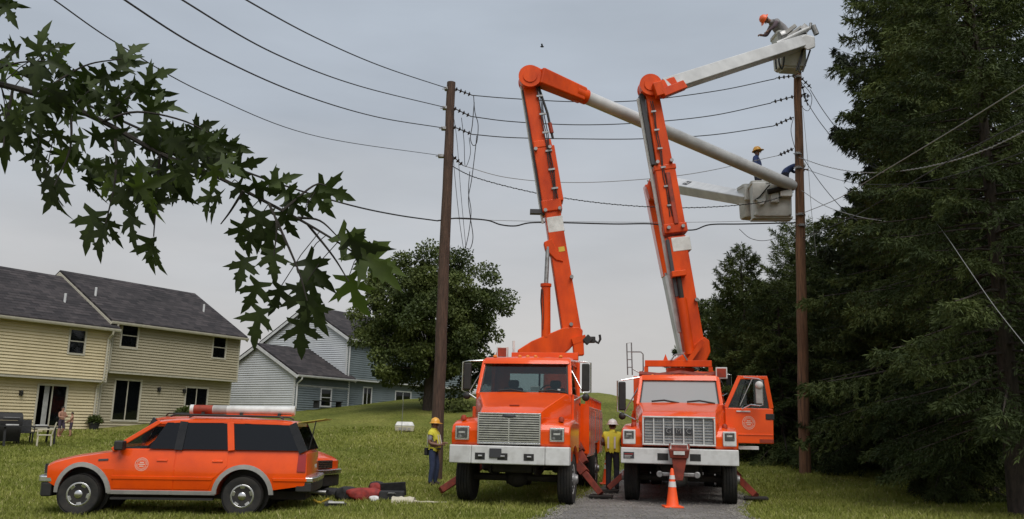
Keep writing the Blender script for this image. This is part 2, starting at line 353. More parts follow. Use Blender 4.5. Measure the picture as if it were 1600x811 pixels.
# drive
DS = .235
def drive_x(y): return .40 + (y - 14) * DS, 3.95 + (y - 14) * DS + .15 * math.sin(y)
rows = []; rnd = random.Random(5); yy = np.arange(-6, 60, .3)
for y in yy:
    a_, b_ = drive_x(y); a_ += rnd.uniform(-.08, .08) + .1 * math.sin(y * 1.3); b_ += rnd.uniform(-.08, .08)
    rows.append([(a_ + (b_ - a_) * t, y, H(a_ + (b_ - a_) * t, y) + (.018 + .02 * math.sin(math.pi * t))) for t in np.linspace(0, 1, 9)])
V = np.array([v for r_ in rows for v in r_]); I, J = np.meshgrid(np.arange(len(yy) - 1), np.arange(8), indexing='ij'); a = (I * 9 + J).ravel()
o = np_mesh('driveway', V, np.stack([a, a + 1, a + 10, a + 9], 1), 'asphalt', smooth=True); tag(o, kind='structure')
def gravel():
    rng = np.random.default_rng(31); n_ = 9000; y = 12.5 + 14 * rng.uniform(size=n_) ** 1.3; e = rng.uniform(size=n_); e = np.where(rng.uniform(size=n_) < .55, np.where(e < .5, -.05 + .22 * e, 1.05 - .22 * (1 - e)), e)
    ab = np.array([drive_x(q) for q in y]); x = ab[:, 0] + (ab[:, 1] - ab[:, 0]) * e; z = np.array([H(p_, q) for p_, q in zip(x, y)]) + .02 + .02 * np.sin(np.pi * np.clip(e, 0, 1))
    r_ = rng.uniform(.006, .022, n_); c = np.stack([x, y, z + r_ * .3], 1); D = np.array([(1, 0, 0), (0, 1, 0), (-1, 0, 0), (0, -1, 0), (0, 0, .8), (0, 0, -.8)])
    V_ = (c[:, None, :] + D[None] * r_[:, None, None] * rng.uniform(.7, 1.3, (n_, 6, 1))).reshape(-1, 3); t = np.array([(0, 1, 4), (1, 2, 4), (2, 3, 4), (3, 0, 4), (1, 0, 5), (2, 1, 5), (3, 2, 5), (0, 3, 5)])
    tag(np_mesh('gravel', V_, (np.arange(n_)[:, None, None] * 6 + t[None]).reshape(-1, 3), 'concrete'), 'loose grey gravel scattered over the drive and its edges', 'gravel', kind='stuff')
gravel()
def in_drive(x, y, m_=0.):
    a_, b_ = drive_x(y); return a_ - m_ < x < b_ + m_

# ------------------------------------------------------------------ houses (row of townhouses, facade line running away to the right)
E_ANG = math.atan2(.848, .53)
A0 = at(163, 590, 40.); A0 = Vector((A0.x, A0.y, 0))
e_dir = Vector((math.cos(E_ANG), math.sin(E_ANG), 0)); n_in = Vector((-math.sin(E_ANG), math.cos(E_ANG), 0))
def plane_hit(px, py, M, nrm, d):
    """ray / local-plane intersection: point in the house's own coordinates"""
    Mi = M.inverted(); o_ = Mi @ CAM; dv = Mi.to_3x3() @ ray(px, py); nv = Vector(nrm)
    return o_ + dv * ((d - nv.dot(o_)) / nv.dot(dv))
def siding(parent, m_, axis, c, sgn, z0, z1, span, openings=(), e=.135):
    """lap boards on the plane axis=c facing sgn; span(z)->(s0,s1)"""
    b = MB(); z = z0
    while z < z1 - .01:
        zt = min(z + e, z1); zc = (z + zt) / 2; s0, s1 = span(zc)
        segs = [(s0, s1)]
        for (a_, b_, c_, d_) in openings:
            if c_ < zc < d_:
                ns = []
                for (u, v) in segs:
                    if b_ <= u or a_ >= v: ns.append((u, v)); continue
                    if a_ > u: ns.append((u, a_))
                    if b_ < v: ns.append((b_, v))
                segs = ns
        for (u, v) in segs:
            if v - u < .02: continue
            def P(s_, off, zz):
                q = c + sgn * off
                return (s_, q, zz) if axis == 'y' else (q, s_, zz)
            b.add([P(u, .055, z), P(v, .055, z), P(v, .004, zt), P(u, .004, zt), P(u, -.05, z), P(v, -.05, z), P(u, -.05, zt), P(v, -.05, zt)],
                  [(0, 1, 2, 3), (4, 5, 1, 0), (4, 0, 3, 6), (1, 5, 7, 2), (5, 4, 6, 7)])
        z = zt
    o_ = b.build('siding', m_, parent, flat=True); o_['kind'] = 'stuff'; return o_
def window(parent, s0, s1, z0, z1, y, trim, kind='sash', nm='window', pane_m='pane', curtain=False):
    """framed opening with panes; curtain=True: left leaf slid open, curtain blowing in the gap"""
    t = .085; b = MB()
    b.box(s0 - t, s0, y - .06, y + .05, z0 - t, z1 + t).box(s1, s1 + t, y - .06, y + .05, z0 - t, z1 + t)
    b.box(s0, s1, y - .058, y + .05, z1, z1 + t).box(s0, s1, y - .075, y + .05, z0 - t, z0)
    w_ = b.build(nm, trim, parent)
    ms = (s0 + s1) / 2; mz = (z0 + z1) / 2; f = .045
    if kind == 'sash':
        MB().box(s0 + .002, s1 - .002, y - .03, y + .01, mz - f / 2, mz + f / 2).build('sash_rail', trim, w_)
        for a_, c_ in ((z0, mz - f / 2), (mz + f / 2, z1)): MB().box(s0, s1, y - .01, y - .004, a_, c_).build('pane', pane_m, w_)
    else:
        MB().box(ms - f / 2, ms + f / 2, y - .035, y + .01, z0, z1).build('stile', trim, w_)
        for a_, c_ in ((s0, ms - f / 2), (ms + f / 2, s1))[1 if curtain else 0:]: MB().box(a_, c_, y - .01, y - .004, z0, z1).build('pane', pane_m, w_)
    if curtain:
        b = MB(); k = 9; 
        ring = [(s0 + .22 * (s1 - s0) + .20 * (s1 - s0) * i / k, y + .02 + .03 * (i % 2)) for i in range(k + 1)]
        b.add([(p_[0], p_[1], z0) for p_ in ring] + [(p_[0], p_[1], z1) for p_ in ring], [(i, i + 1, i + k + 2, i + k + 1) for i in range(k)])
        b.build('curtain', 'curtain', w_)
    # dark lining of the room behind the opening
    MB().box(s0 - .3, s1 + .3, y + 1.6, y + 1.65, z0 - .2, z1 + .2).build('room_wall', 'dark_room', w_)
    return w_
def opening_px(M, y, x0, x1, ya, yb):
    a_ = plane_hit(x0, ya, M, (0, 1, 0), y); b_ = plane_hit(x1, yb, M, (0, 1, 0), y)
    c_ = plane_hit(x0, yb, M, (0, 1, 0), y)
    return (a_.x, b_.x, (b_.z + c_.z) / 2, a_.z)
def townhouse(name, label, org, L, D, zb, zov, ze, zr, sid_up, sid_lo, sid_end, trim, ups, los, over=.45, pipes=(), yoff=0., spouts=(), flip_ends=False):
    M = frame(org, E_ANG); root = empty(name, org, E_ANG, label, 'house', 'row of townhouses')
    yl = over
    uo = [opening_px(M, 0, *q[:4]) for q in ups]; lo_ = [opening_px(M, yl, *q[:4]) for q in los]
    MB().box(.02, L - .02, yl + .02, D - .02, zb - .8, zb).build('foundation', 'concrete', root)
    siding(root, sid_lo, 'y', yl, -1, zb, zov, lambda z: (0, L), lo_)
    siding(root, sid_up, 'y', 0, -1, zov, ze, lambda z: (0, L), uo)
    hd = D / 2
    def gab(z):
        k = 0 if z <= ze else (z - ze) / (zr - ze) * hd
        return (yl if z < zov else 0) + k, D - k
    siding(root, sid_end, 'x', 0, -1, zb, zr, gab); siding(root, sid_end, 'x', L, 1, zb, zr, gab)
    siding(root, sid_end, 'y', D, 1, zb, ze, lambda z: (0, L))
    MB().box(-.02, L + .02, -.02, yl + .01, zov - .12, zov - .005).build('soffit', trim, root)
    for q, op in zip(ups, uo): window(root, *op, 0, trim, 'sash')
    for q, op in zip(los, lo_):
        k = q[4] if len(q) > 4 else 'slider'
        window(root, *op, yl, trim, 'slide' if k != 'sash' else 'sash', 'sliding_door' if k == 'door' else 'window', 'pane', k == 'door' and 'open' in label)
    # corner boards
    for xx in (0, L):
        MB().box(xx - .055, xx + .055, -.035, .055, zov - .11, ze - .02).build('corner_board', trim, root)
        MB().box(xx - .05, xx + .05, yl - .035, yl + .055, zb, zov - .125).build('corner_board', trim, root)
    # roof: two slabs, rakes, gutter
    sl = (zr - ze) / hd; ov = .38; xo = .22
    roof = MB(); th = .13
    for sg in (0, 1):
        ya = -ov if sg == 0 else D + ov; za = ze - sl * ov
        q = [(ya, za + .05), (hd, zr + .05), (hd, zr + .05 + th), (ya, za + .05 + th)]
        roof.prism(q, 'x', -xo, L + xo)
    rf = roof.build('roof', 'shingle', root)
    # shingle courses: thin raised butts down the front slope
    cs = MB(); k = int(math.hypot(hd + ov, sl * (hd + ov)) / .30)
    for i in range(1, k):
        t = i / k; y_ = -ov + (hd + ov) * t; z_ = ze - sl * ov + sl * (hd + ov) * t + .05 + th
        y2 = -ov + (hd + ov) * (t + 1 / k); z2 = ze - sl * ov + sl * (hd + ov) * (t + 1 / k) + .05 + th
        cs.add([(-xo + .02, y_, z_ + .012), (L + xo - .02, y_, z_ + .012), (L + xo - .02, y2, z2 + .002), (-xo + .02, y2, z2 + .002)], [(0, 1, 2, 3)])
    cso = cs.build('shingle_courses', 'shingle', rf, flat=True); cso['kind'] = 'stuff'
    for xx in (-xo - .03, L + xo - .0):
        b = MB()
        for ya in (-ov, D + ov):
            b.prism([(ya, ze - sl * ov - .12), (hd, zr - .12), (hd, zr + .075), (ya, ze - sl * ov + .075)], 'x', xx, xx + .03)
        b.build('rake_board', trim, root)
    zg = ze - sl * ov
    b = MB(); b.prism([(-ov - .12, zg + .1), (-ov - .12, zg + .03), (-ov - .08, zg - .03), (-ov - .003, zg - .03), (-ov - .003, zg + .1)], 'x', -xo, L + xo)
    b.build('gutter', trim, root)
    for s_ in spouts:
        b = MB(); b.tube([(s_, -ov - .06, zg - .02), (s_, -ov - .03, zg - .16), (s_, -.10, zg - .38), (s_, -.09, zov + .1), (s_, -.06, zov - .05), (s_, yl - .09, zov - .32), (s_, yl - .09, zb + .15)], .05, 8)
        b.build('downspout', trim, root)
    for (px, py) in pipes:
        h = plane_hit(px, py, M, (0, -sl, 1), ze + .05 + th)
        MB().cyl((h.x, h.y, h.z - .05), (h.x, h.y, h.z + .42), .055, n=10).build('vent_pipe', 'trim_white', rf)
    return root, M, sl
L1 = 8.0
zt_e = at(168, 499, 40).z; zt_o = at(163, 578, 40).z; zt_b = 1.12
zt_r = at(75, 428, 42.4).z
hR, MR, _ = townhouse('townhouse', 'olive sided two storey townhouse with left gable, behind the orange wagon', A0, 7.75, 9.0, zt_b, zt_o, zt_e, zt_r,
    'siding_olive', 'siding_olive', 'siding_tan', 'trim_cream', [(192, 212, 505, 543), (334, 350, 526, 559)], [(181, 213, 594, 656, 'door'), (291, 321, 606, 634, 'slider')],
    pipes=[(149, 462), (318, 487)], spouts=(.12,))
A1 = A0 - e_dir * 8.6 - n_in * .25
hL, ML, _ = townhouse('townhouse', 'tan sided townhouse cut off by the left edge, lower roof, open sliding door', A1, 8.5, 9.0, zt_b - .45, zt_o - .48, zt_e - .38, zt_r - .35,
    'siding_tan', 'siding_tan', 'siding_tan', 'trim_cream', [(111, 129, 514, 552)], [(61, 96, 602, 667, 'door')], pipes=[(101, 472)], spouts=(8.36,))
A2 = A0 + e_dir * 12.1
zb2 = 2.25
hB, MB2, _ = townhouse('townhouse', 'low blue gabled townhouse wing with a single small window', A2, 4.6, 6.6, zb2, at(462, 600, 50.2).z, at(462, 583, 50.2).z, at(404, 541, 52.2).z,
    'siding_slate', 'siding_slate', 'siding_blue', 'trim_white', [], [(502, 515, 608, 634, 'sash')], over=.02, spouts=(.12,))
A3 = A0 + e_dir * 16.4
hB2, MB3, _ = townhouse('townhouse', 'tall blue gabled townhouse half hidden behind the round tree', A3, 14., 7.6, zb2 + .1, at(541, 590, 53.6).z, at(541, 526, 53.6).z, at(469, 480, 55.6).z,
    'siding_slate', 'siding_slate', 'siding_blue', 'trim_white', [], [(531, 542, 602, 636, 'door'), (568, 578, 606, 636, 'door'), (618, 640, 612, 630, 'slider')], pipes=[(541, 496)], spouts=(.12,))
# low pale roofed house beyond the hill
def far_house():
    c = at(720, 622, 72); g = H(c.x, 72)
    rt = empty('house', (c.x, 72, g), 0, 'low pale roofed house just beyond the hill, behind the round tree', 'house')
    zt = at(720, 607, 72).z - g; ze = at(720, 614, 72).z - g
    b = MB(); b.box(-6, 6, 0, 7, -1, ze - .05); b.build('wall', 'siding_tan', rt)
    b = MB(); b.prism([(-.5, ze - .1), (3.5, zt), (7.5, ze - .1), (7.5, ze + .05), (3.5, zt + .15), (-.5, ze + .05)], 'x', -6.5, 6.5); b.build('roof', 'pale_roof', rt)
    for x in (-4, -1, 3):
        w_ = MB().box(x - .5, x + .5, -.05, .0, ze - 1.6, ze - .5).build('window', 'trim_white', rt)
        MB().box(x - .42, x + .42, -.07, -.052, ze - 1.52, ze - .58).build('pane', 'pane', w_)
far_house()

# ------------------------------------------------------------------ utility poles and wires
def pole(name, label, base, top, r0, r1, m_):
    base = Vector(base); top = Vector(top); rt = empty(name, base, 0, label, 'utility pole', 'utility poles')
    k = 14; pts = []; rr = []; rnd = random.Random(3)
    for i in range(k + 1):
        t = i / k; p_ = (top - base) * t - (Vector((0, 0, .5)) if i == 0 else Vector())
        pts.append(p_ + Vector((rnd.uniform(-.012, .012), rnd.uniform(-.012, .012), 0))); rr.append(r0 + (r1 - r0) * t + rnd.uniform(-.005, .005))
    MB().tube(pts, rr, 16).build('pole_shaft', m_, rt)
    return rt
PB1 = Vector((at(681, 745, 25).x, 25, 0)); PB1.z = H(PB1.x, 25); PT1 = at(705, 129, 25)
P1 = pole('utility_pole', 'dark brown wooden pole behind the worker in the yellow vest', PB1, PT1, .19, .135, 'wood_pole')
g = ground_at(1258, 740); PY2 = 27.
PB2 = Vector((at(1258, 740, PY2).x, PY2, 0)); PB2.z = H(PB2.x, PY2); PT2 = at(1246, 112, PY2)
P2 = pole('utility_pole', 'reddish wooden pole among the conifers, under the highest bucket', PB2, PT2, .185, .125, 'wood_pole_new')
def ins_string(root, p0, p1, k=4, r=.06):
    """dead-end insulator: rod with sheds from p0 to p1 (world)"""
    inv = Matrix.Translation(-root.location); p0 = Vector(p0); p1 = Vector(p1); d = p1 - p0; b = MB(); b.cyl(p0, p1, .016, n=6)
    for i in range(k):
        c = p0 + d * ((i + .7) / (k + .4)); n_ = d.normalized(); b.lathe([(.018, -.035), (r, -.02), (r * .85, .0), (.018, .03)], c, n_, 10)
    b.build('insulator', 'insulator', root, inv=inv)
def hardware(root, p, s=.09):
    inv = Matrix.Translation(-root.location); p = Vector(p); b = MB(); b.box(p.x - s, p.x + s, p.y - s, p.y + s, p.z - s * .5, p.z + s * .5); b.cyl(p - Vector((s * 1.8, 0, 0)), p + Vector((s * 1.8, 0, 0)), .018, n=6)
    b.build('clamp', 'steel', root, inv=inv, bevel=.01)
for (x, y) in ((699, 139), (696, 169), (694, 201), (689, 244)): hardware(P1, at(x, y, 25))
for (a_, b_) in (((709, 138), (738, 149)), ((707, 168), (736, 182)), ((706, 197), (738, 210)), ((703, 240), (724, 259))): ins_string(P1, at(*a_, 24.95), at(*b_, 24.95), 4, .075)
for (a_, b_) in (((1244, 118), (1212, 122)), ((1243, 150), (1205, 160)), ((1240, 183), (1208, 197)), ((1240, 232), (1216, 243))): ins_string(P2, at(*a_, PY2), at(*b_, PY2), 4, .07)
for (a_, b_) in (((1250, 120), (1268, 138)), ((1252, 130), (1262, 165)), ((1249, 150), (1266, 150))): ins_string(P2, at(*a_, PY2), at(*b_, PY2), 3, .08)
for (x, y) in ((1247, 120), (1246, 240), (1250, 335), (1252, 352), (1247, 262)): hardware(P2, at(x, y, PY2 - .15), .08)
def spline(pts, k=10):
    P_ = [pts[0] * 2 - pts[1]] + list(pts) + [pts[-1] * 2 - pts[-2]]; out = []
    for i in range(1, len(P_) - 2):
        a_, b_, c_, d_ = P_[i - 1:i + 3]
        for j in range(k):
            t = j / k; out.append(.5 * ((2 * b_) + (c_ - a_) * t + (2 * a_ - 5 * b_ + 4 * c_ - d_) * t * t + (3 * b_ - a_ - 3 * c_ + d_) * t ** 3))
    out.append(pts[-1]); return out
def wire(label, pts, r, m_='wire', twist=0, group='overhead wires', name='overhead_wire', k=10):
    """pts: (px,py,Y)"""
    P_ = spline([at(*q) for q in pts], k)
    b = MB(); b.tube(P_, r, 6)
    if twist:                                       # lashed / twisted service cable
        Q = spline([at(*q) for q in pts], k * 6); 
        b.tube([q + Vector((0, math.cos(i * 1.1), math.sin(i * 1.1))) * r * 1.5 for i, q in enumerate(Q)], r * .8, 5)
    return tag(b.build(name, m_, None), label, 'wire', group)
wire('topmost wire from the dark pole to the upper left', [(699, 138, 25), (600, 105, 20), (500, 62, 16), (385, 0, 12), (250, -85, 9)], .014)
wire('second wire down running from the dark pole to the upper left', [(696, 168, 25), (560, 134, 19), (430, 84, 14.5), (285, 0, 11), (130, -105, 8.5)], .014)
wire('third wire down running from the dark pole to the upper left', [(693, 200, 25), (590, 183, 20.5), (470, 147, 16), (330, 84, 12.5), (195, 0, 10), (60, -100, 8)], .014)
wire('thin lowest wire from the dark pole, passing behind the maple leaves', [(688, 243, 25), (500, 214, 18), (330, 150, 13), (190, 72, 10.3), (85, 0, 8.8), (-40, -90, 7.5)], .0085)
wire('thick communication cable from the dark pole into the maple leaves', [(683, 345, 25), (620, 336, 22), (545, 320, 19), (430, 285, 16), (250, 215, 13), (0, 100, 10.5)], .021)
Yp = lambda x: 25 + (PY2 - 25) * (x - 705) / 541.
def span(label, pts, r, m_='wire', twist=0): return wire(label, [(x, y, Yp(x)) for x, y in pts], r, m_, twist)
span('top span between the two poles', [(738, 149), (800, 154), (900, 159), (1000, 157), (1120, 142), (1212, 123)], .015)
span('second span down between the two poles', [(736, 182), (800, 190), (900, 195), (1000, 192), (1110, 181), (1205, 161)], .015)
span('third span down between the two poles', [(738, 210), (800, 215), (900, 217), (1000, 217), (1110, 211), (1208, 197)], .015)
span('thin grey fourth span between the two poles', [(724, 259), (790, 277), (880, 285), (980, 282), (1090, 270), (1216, 243)], .010, 'wire_grey')
span('twisted sagging service cable between the poles, behind both lower booms', [(703, 258), (745, 278), (830, 300), (920, 315), (1010, 323), (1100, 324), (1190, 316), (1240, 300)], .011, 'wire', 1)
span('thick lowest communication cable between the poles', [(683, 345), (715, 341), (760, 344), (782, 351), (805, 353), (830, 348), (880, 348), (960, 350), (1020, 350), (1060, 358), (1085, 359), (1110, 351), (1160, 350), (1245, 348)], .022)
span('thin lashing line just above the communication cable', [(690, 341), (800, 345), (960, 347), (1100, 347), (1246, 343)], .007, 'wire_grey')
# hanging jumpers on the dark pole
def jumper(label, pts, r=.013, Y=24.85): return wire(label, [(x, y, Y) for x, y in pts], r, 'wire', 0, 'slack jumpers on the dark pole', 'jumper_wire')
jumper('outer slack jumper dropping from the top wire of the dark pole', [(740, 150), (742, 175), (747, 195), (745, 222), (739, 227), (735, 215), (738, 195), (741, 160)])
jumper('long jumper hanging from the third wire down to the tree', [(745, 212), (742, 240), (737, 280), (732, 310), (735, 340), (739, 370), (735, 388), (729, 388)])
jumper('second jumper hanging beside the dark pole', [(721, 184), (725, 220), (727, 260), (735, 240), (733, 215)], .010)
jumper('straight thin line dropping from the pole clamp to the tree', [(708, 242), (712, 290), (718, 345), (724, 388)], .009)
jumper('thin line dropping from the second clamp, nearest the pole', [(707, 170), (714, 220), (720, 300), (728, 388)], .008)
jumper('crossing jumper at the middle of the dark pole', [(734, 268), (732, 300), (736, 330), (733, 360), (728, 385)], .012)
# right of the second pole
wire('steep wire from the pole top into the conifers', [(1266, 140, 27), (1290, 178, 26), (1330, 228, 24.5), (1376, 264, 23)], .013, group='drops right of the reddish pole')
wire('second steep wire from the pole top, nearer the pole', [(1256, 152, 27), (1285, 196, 26), (1325, 240, 25), (1380, 268, 23)], .013, group='drops right of the reddish pole')
wire('pale twisted cable curving from the pole to the right edge', [(1248, 246, 26.8), (1290, 260, 24), (1340, 269, 21), (1400, 268, 18), (1470, 256, 15.5), (1540, 234, 13.5), (1620, 196, 12)], .0085, 'wire_grey', 1, group='drops right of the reddish pole')
wire('straight dark cable rising from the pole to the right edge', [(1252, 334, 26.8), (1310, 310, 22), (1370, 274, 18), (1480, 208, 14), (1620, 121, 11)], .010, 'wire_grey', group='drops right of the reddish pole')
wire('lower thin cable rising to the right edge in front of the conifers', [(1254, 372, 26.8), (1330, 340, 20.5), (1440, 276, 15.5), (1540, 220, 12.8), (1620, 180, 11.2)], .010, 'wire', group='drops right of the reddish pole')
wire('thin line slanting down from the pole to the conifer', [(1250, 240, 26.8), (1285, 290, 25), (1320, 330, 23), (1340, 345, 22)], .010, group='drops right of the reddish pole')
wire('pale line from the pole sagging into the dark conifer', [(1253, 298, 26.8), (1290, 322, 24), (1340, 338, 21.5), (1384, 346, 20)], .010, 'wire_grey', group='drops right of the reddish pole')
wire('pale service line falling towards the right edge, low', [(1400, 285, 24), (1440, 320, 22), (1475, 364, 17), (1510, 415, 15), (1555, 480, 14), (1612, 552, 13)], .0055, 'wire_grey', group='drops right of the reddish pole')
wire('slack loop of wire hanging under the two man bucket', [(1155, 358, 26.6), (1172, 372, 26.6), (1195, 376, 26.6), (1222, 368, 26.7), (1244, 352, 26.8)], .009, group='drops right of the reddish pole')

wire('short slack tail hanging left of the reddish pole top', [(1240, 183, 26.9), (1236, 205, 26.8), (1243, 235, 26.8), (1250, 262, 26.8)], .010, group='drops right of the reddish pole')
wire('long thin line from the middle of the reddish pole to the right edge', [(1250, 262, 26.8), (1330, 285, 22), (1430, 286, 17.5), (1530, 262, 14.5), (1620, 230, 12.5)], .008, group='drops right of the reddish pole')
wire('loose loop beside the top insulators of the reddish pole', [(1252, 128, 26.8), (1268, 150, 26.8), (1264, 172, 26.8), (1254, 168, 26.8), (1250, 150, 26.8)], .010, group='drops right of the reddish pole')
wire('thin pale line falling steeply along the reddish pole', [(1254, 165, 26.7), (1262, 250, 26.6), (1268, 330, 26.5), (1276, 400, 26.4)], .007, 'wire_grey', group='drops right of the reddish pole')
# ------------------------------------------------------------------ trees
def kites(P_, D, Lq, Wq, rng):
    """one folded leaf-shaped quad per row: base P, direction D"""
    n_ = len(P_); D = D / (np.linalg.norm(D, axis=1, keepdims=True) + 1e-9)
    r_ = rng.normal(size=(n_, 3)); s = np.cross(D, r_); s /= (np.linalg.norm(s, axis=1, keepdims=True) + 1e-9)
    Lq = np.broadcast_to(Lq, (n_,))[:, None]; Wq = np.broadcast_to(Wq, (n_,))[:, None]
    a_ = P_; b_ = P_ + D * Lq * .45 + s * Wq * .5; c_ = P_ + D * Lq; d_ = P_ + D * Lq * .45 - s * Wq * .5
    V_ = np.stack([a_, b_, c_, d_], 1).reshape(-1, 3); i = np.arange(n_)[:, None] * 4
    return V_, np.concatenate([i, i + 1, i + 2, i + 3], 1)
def conifer(name, label, base, Ht, Rm, seed, nb, per, m_, droop=.25, hang=.35, klen=.22, kw=.05, h0=.03, power=.75, tip_up=.12, gapy=0., lean=(0, 0), side=.42, azr=None, group='conifers', ragged=0.):
    rng = np.random.default_rng(seed); base = Vector(base)
    rt = empty(name, base, 0, label, 'tree', group)
    ln = Vector((lean[0], lean[1], 0))
    MB().tube([(0, 0, -.4), (0, 0, Ht * .3), tuple(ln * .5 + Vector((0, 0, Ht * .65))), tuple(ln + Vector((0, 0, Ht)))], [Ht * .017 + .03, Ht * .013, Ht * .008, .01], 9).build('trunk', 'bark', rt)
    t = h0 + (1 - h0) * (np.arange(nb) + rng.uniform(0, 1, nb)) / nb
    t = np.clip(t, 0, .995)
    if gapy: keep = rng.uniform(size=nb) > gapy; t = t[keep]
    nb = len(t)
    az = np.arange(nb) * 2.399 + rng.uniform(-.5, .5, nb)
    if azr: az = rng.uniform(azr[0], azr[1], nb)
    Lb = (Rm * (1 - t) ** power * rng.uniform(.62 - ragged, 1.12 + ragged * .6, nb) + .12)
    d = np.stack([np.cos(az), np.sin(az), np.zeros(nb)], 1)
    zb = t * Ht
    def curve(s, i):      # point on branch i at fraction s
        q = d[i] * (Lb[i] * s)[:, None]
        dz = Lb[i] * (-(droop + .1 * np.sin(i * 1.7)) * s ** 1.3 * (1.1 - .9 * t[i]) + tip_up * s ** 4 + .28 * t[i] * s)
        q[:, 2] = zb[i] + dz; q[:, 0] += ln.x * t[i]; q[:, 1] += ln.y * t[i]
        return q
    # limbs as one mesh of thin 3-sided tubes
    S = np.linspace(0, .92, 5); rings = []
    idx = np.arange(nb); V_ = []; 
    for s in S:
        c_ = curve(np.full(nb, s), idx); rr = (.012 + .016 * Lb) * (1 - s * .85)
        sd = np.stack([-np.sin(az), np.cos(az), np.zeros(nb)], 1)
        V_.append(np.stack([c_ + sd * rr[:, None], c_ + np.array([0, 0, 1]) * rr[:, None], c_ - sd * rr[:, None]], 1))
    V_ = np.stack(V_, 1).reshape(-1, 3); F_ = []
    b0 = idx * 15
    for k in range(4):
        for j in range(3): F_.append(np.stack([b0 + k * 3 + j, b0 + k * 3 + (j + 1) % 3, b0 + k * 3 + 3 + (j + 1) % 3, b0 + k * 3 + 3 + j], 1))
    o_ = np_mesh('limbs', V_, np.concatenate(F_), 'bark', rt); o_['kind'] = 'stuff'
    # foliage sprays on side branchlets
    wts = Lb ** 1.25; cnt = rng.multinomial(per, wts / wts.sum()); i = np.repeat(idx, cnt); n_ = len(i)
    nsb = 11                                     # side branchlets per limb half: quantise so sprays line up into fronds
    q_ = np.ceil(rng.uniform(0, 1, n_) * nsb * 1.0) / nsb; s = np.clip(.10 + .90 * q_ ** .75, 0, 1)
    sgn = np.where(rng.uniform(size=n_) > .5, 1., -1.)
    base_p = curve(s, i); nxt = curve(np.clip(s + .03, 0, 1.03), i); ax = nxt - base_p; ax /= np.linalg.norm(ax, axis=1, keepdims=True) + 1e-9
    sdv = np.stack([-np.sin(az[i]), np.cos(az[i]), np.zeros(n_)], 1) * sgn[:, None]
    hs = hang * (.6 + .8 * ((i * 7 + (q_ * nsb).astype(int) * 3) % 11) / 11.)
    bd = ax * .62 + sdv * .8 + np.array([0, 0, -1.]) * hs[:, None]; bd /= np.linalg.norm(bd, axis=1, keepdims=True)
    lb = side * Lb[i] * (1.08 - s) ** .8 * (.75 + .5 * ((i * 5 + (q_ * nsb).astype(int)) % 7) / 7.) + .10
    u = rng.uniform(0, 1, n_) ** .8
    P_ = base_p + bd * (lb * u)[:, None] + np.array([0, 0, -1.]) * (hang * .5 * lb * u ** 2)[:, None] + rng.normal(size=(n_, 3)) * .018
    D = bd * .8 + rng.normal(size=(n_, 3)) * .5 + np.array([0, 0, -1.]) * hang * .5
    Vk, Fk = kites(P_, D, klen * rng.uniform(.6, 1.3, n_), kw * rng.uniform(.7, 1.3, n_), rng)
    o_ = np_mesh('crown', Vk, Fk, m_, rt); return rt
def deciduous(name, label, base, Ht, cz, rx, ry, rz, seed, clumps, per, m_, ls=.16, group=None, trunk_r=.2):
    rng = np.random.default_rng(seed); rt = empty(name, base, 0, label, 'tree', group)
    b = MB(); b.tube([(0, 0, -.4), (.05, 0, cz * .4), (0, .1, cz * .9), (.1, 0, cz + rz * .5)], [trunk_r * 1.2, trunk_r, trunk_r * .7, .03], 10)
    C = rng.normal(size=(clumps, 3)); C /= np.linalg.norm(C, axis=1, keepdims=True); C *= (rng.uniform(.12, 1, (clumps, 1)) ** .42)
    bumpy = 1 + .16 * np.sin(C[:, :1] * 5 + 1) * np.cos(C[:, 2:] * 6) + .08 * rng.normal(size=(clumps, 1))
    C = C * bumpy * np.array([rx, ry, rz]) * .92 + np.array([0, 0, cz])
    for c_ in C[:: max(1, clumps // 40)]:
        st = Vector((0, 0, cz * .45 + .35 * (c_[2] - cz * .45) * .6)); mid = st.lerp(Vector(c_), .5) + Vector((0, 0, .25)); b.tube([st, mid, Vector(c_)], [trunk_r * .35, trunk_r * .2, .015], 5)
    b.build('trunk', 'bark', rt)
    n_ = clumps * per; cr_ = rng.uniform(.35, .85, clumps) * (rx + rz) * .098
    q = rng.normal(size=(n_, 3)); q /= np.linalg.norm(q, axis=1, keepdims=True); q *= rng.uniform(.2, 1, (n_, 1)) ** .5
    P_ = np.repeat(C, per, 0) + q * np.repeat(cr_, per)[:, None] * np.array([1.15, 1.15, .8])
    D = q * .5 + rng.normal(size=(n_, 3)) * .7 + np.array([0, 0, -.3])
    Vk, Fk = kites(P_, D, ls * rng.uniform(.7, 1.3, n_), ls * .62 * rng.uniform(.7, 1.3, n_), rng)
    np_mesh('crown', Vk, Fk, m_, rt); return rt
bp = at(668, 640, 47); gz = H(bp.x, 47); ct = at(665, 508, 47)
deciduous('maple_tree', 'round dark green maple in front of the blue townhouse', (bp.x, 47, gz), 0, ct.z - gz, 4.5, 4.2, 4.4, 11, 300, 320, 'tree_leaf', .17, trunk_r=.26)
def cbase(px, Y): 
    x = at(px, 700, Y).x; return Vector((x, Y, H(x, Y)))
def ctop(px, py, Y): b = cbase(px, Y); return at(px, py, Y).z - b.z
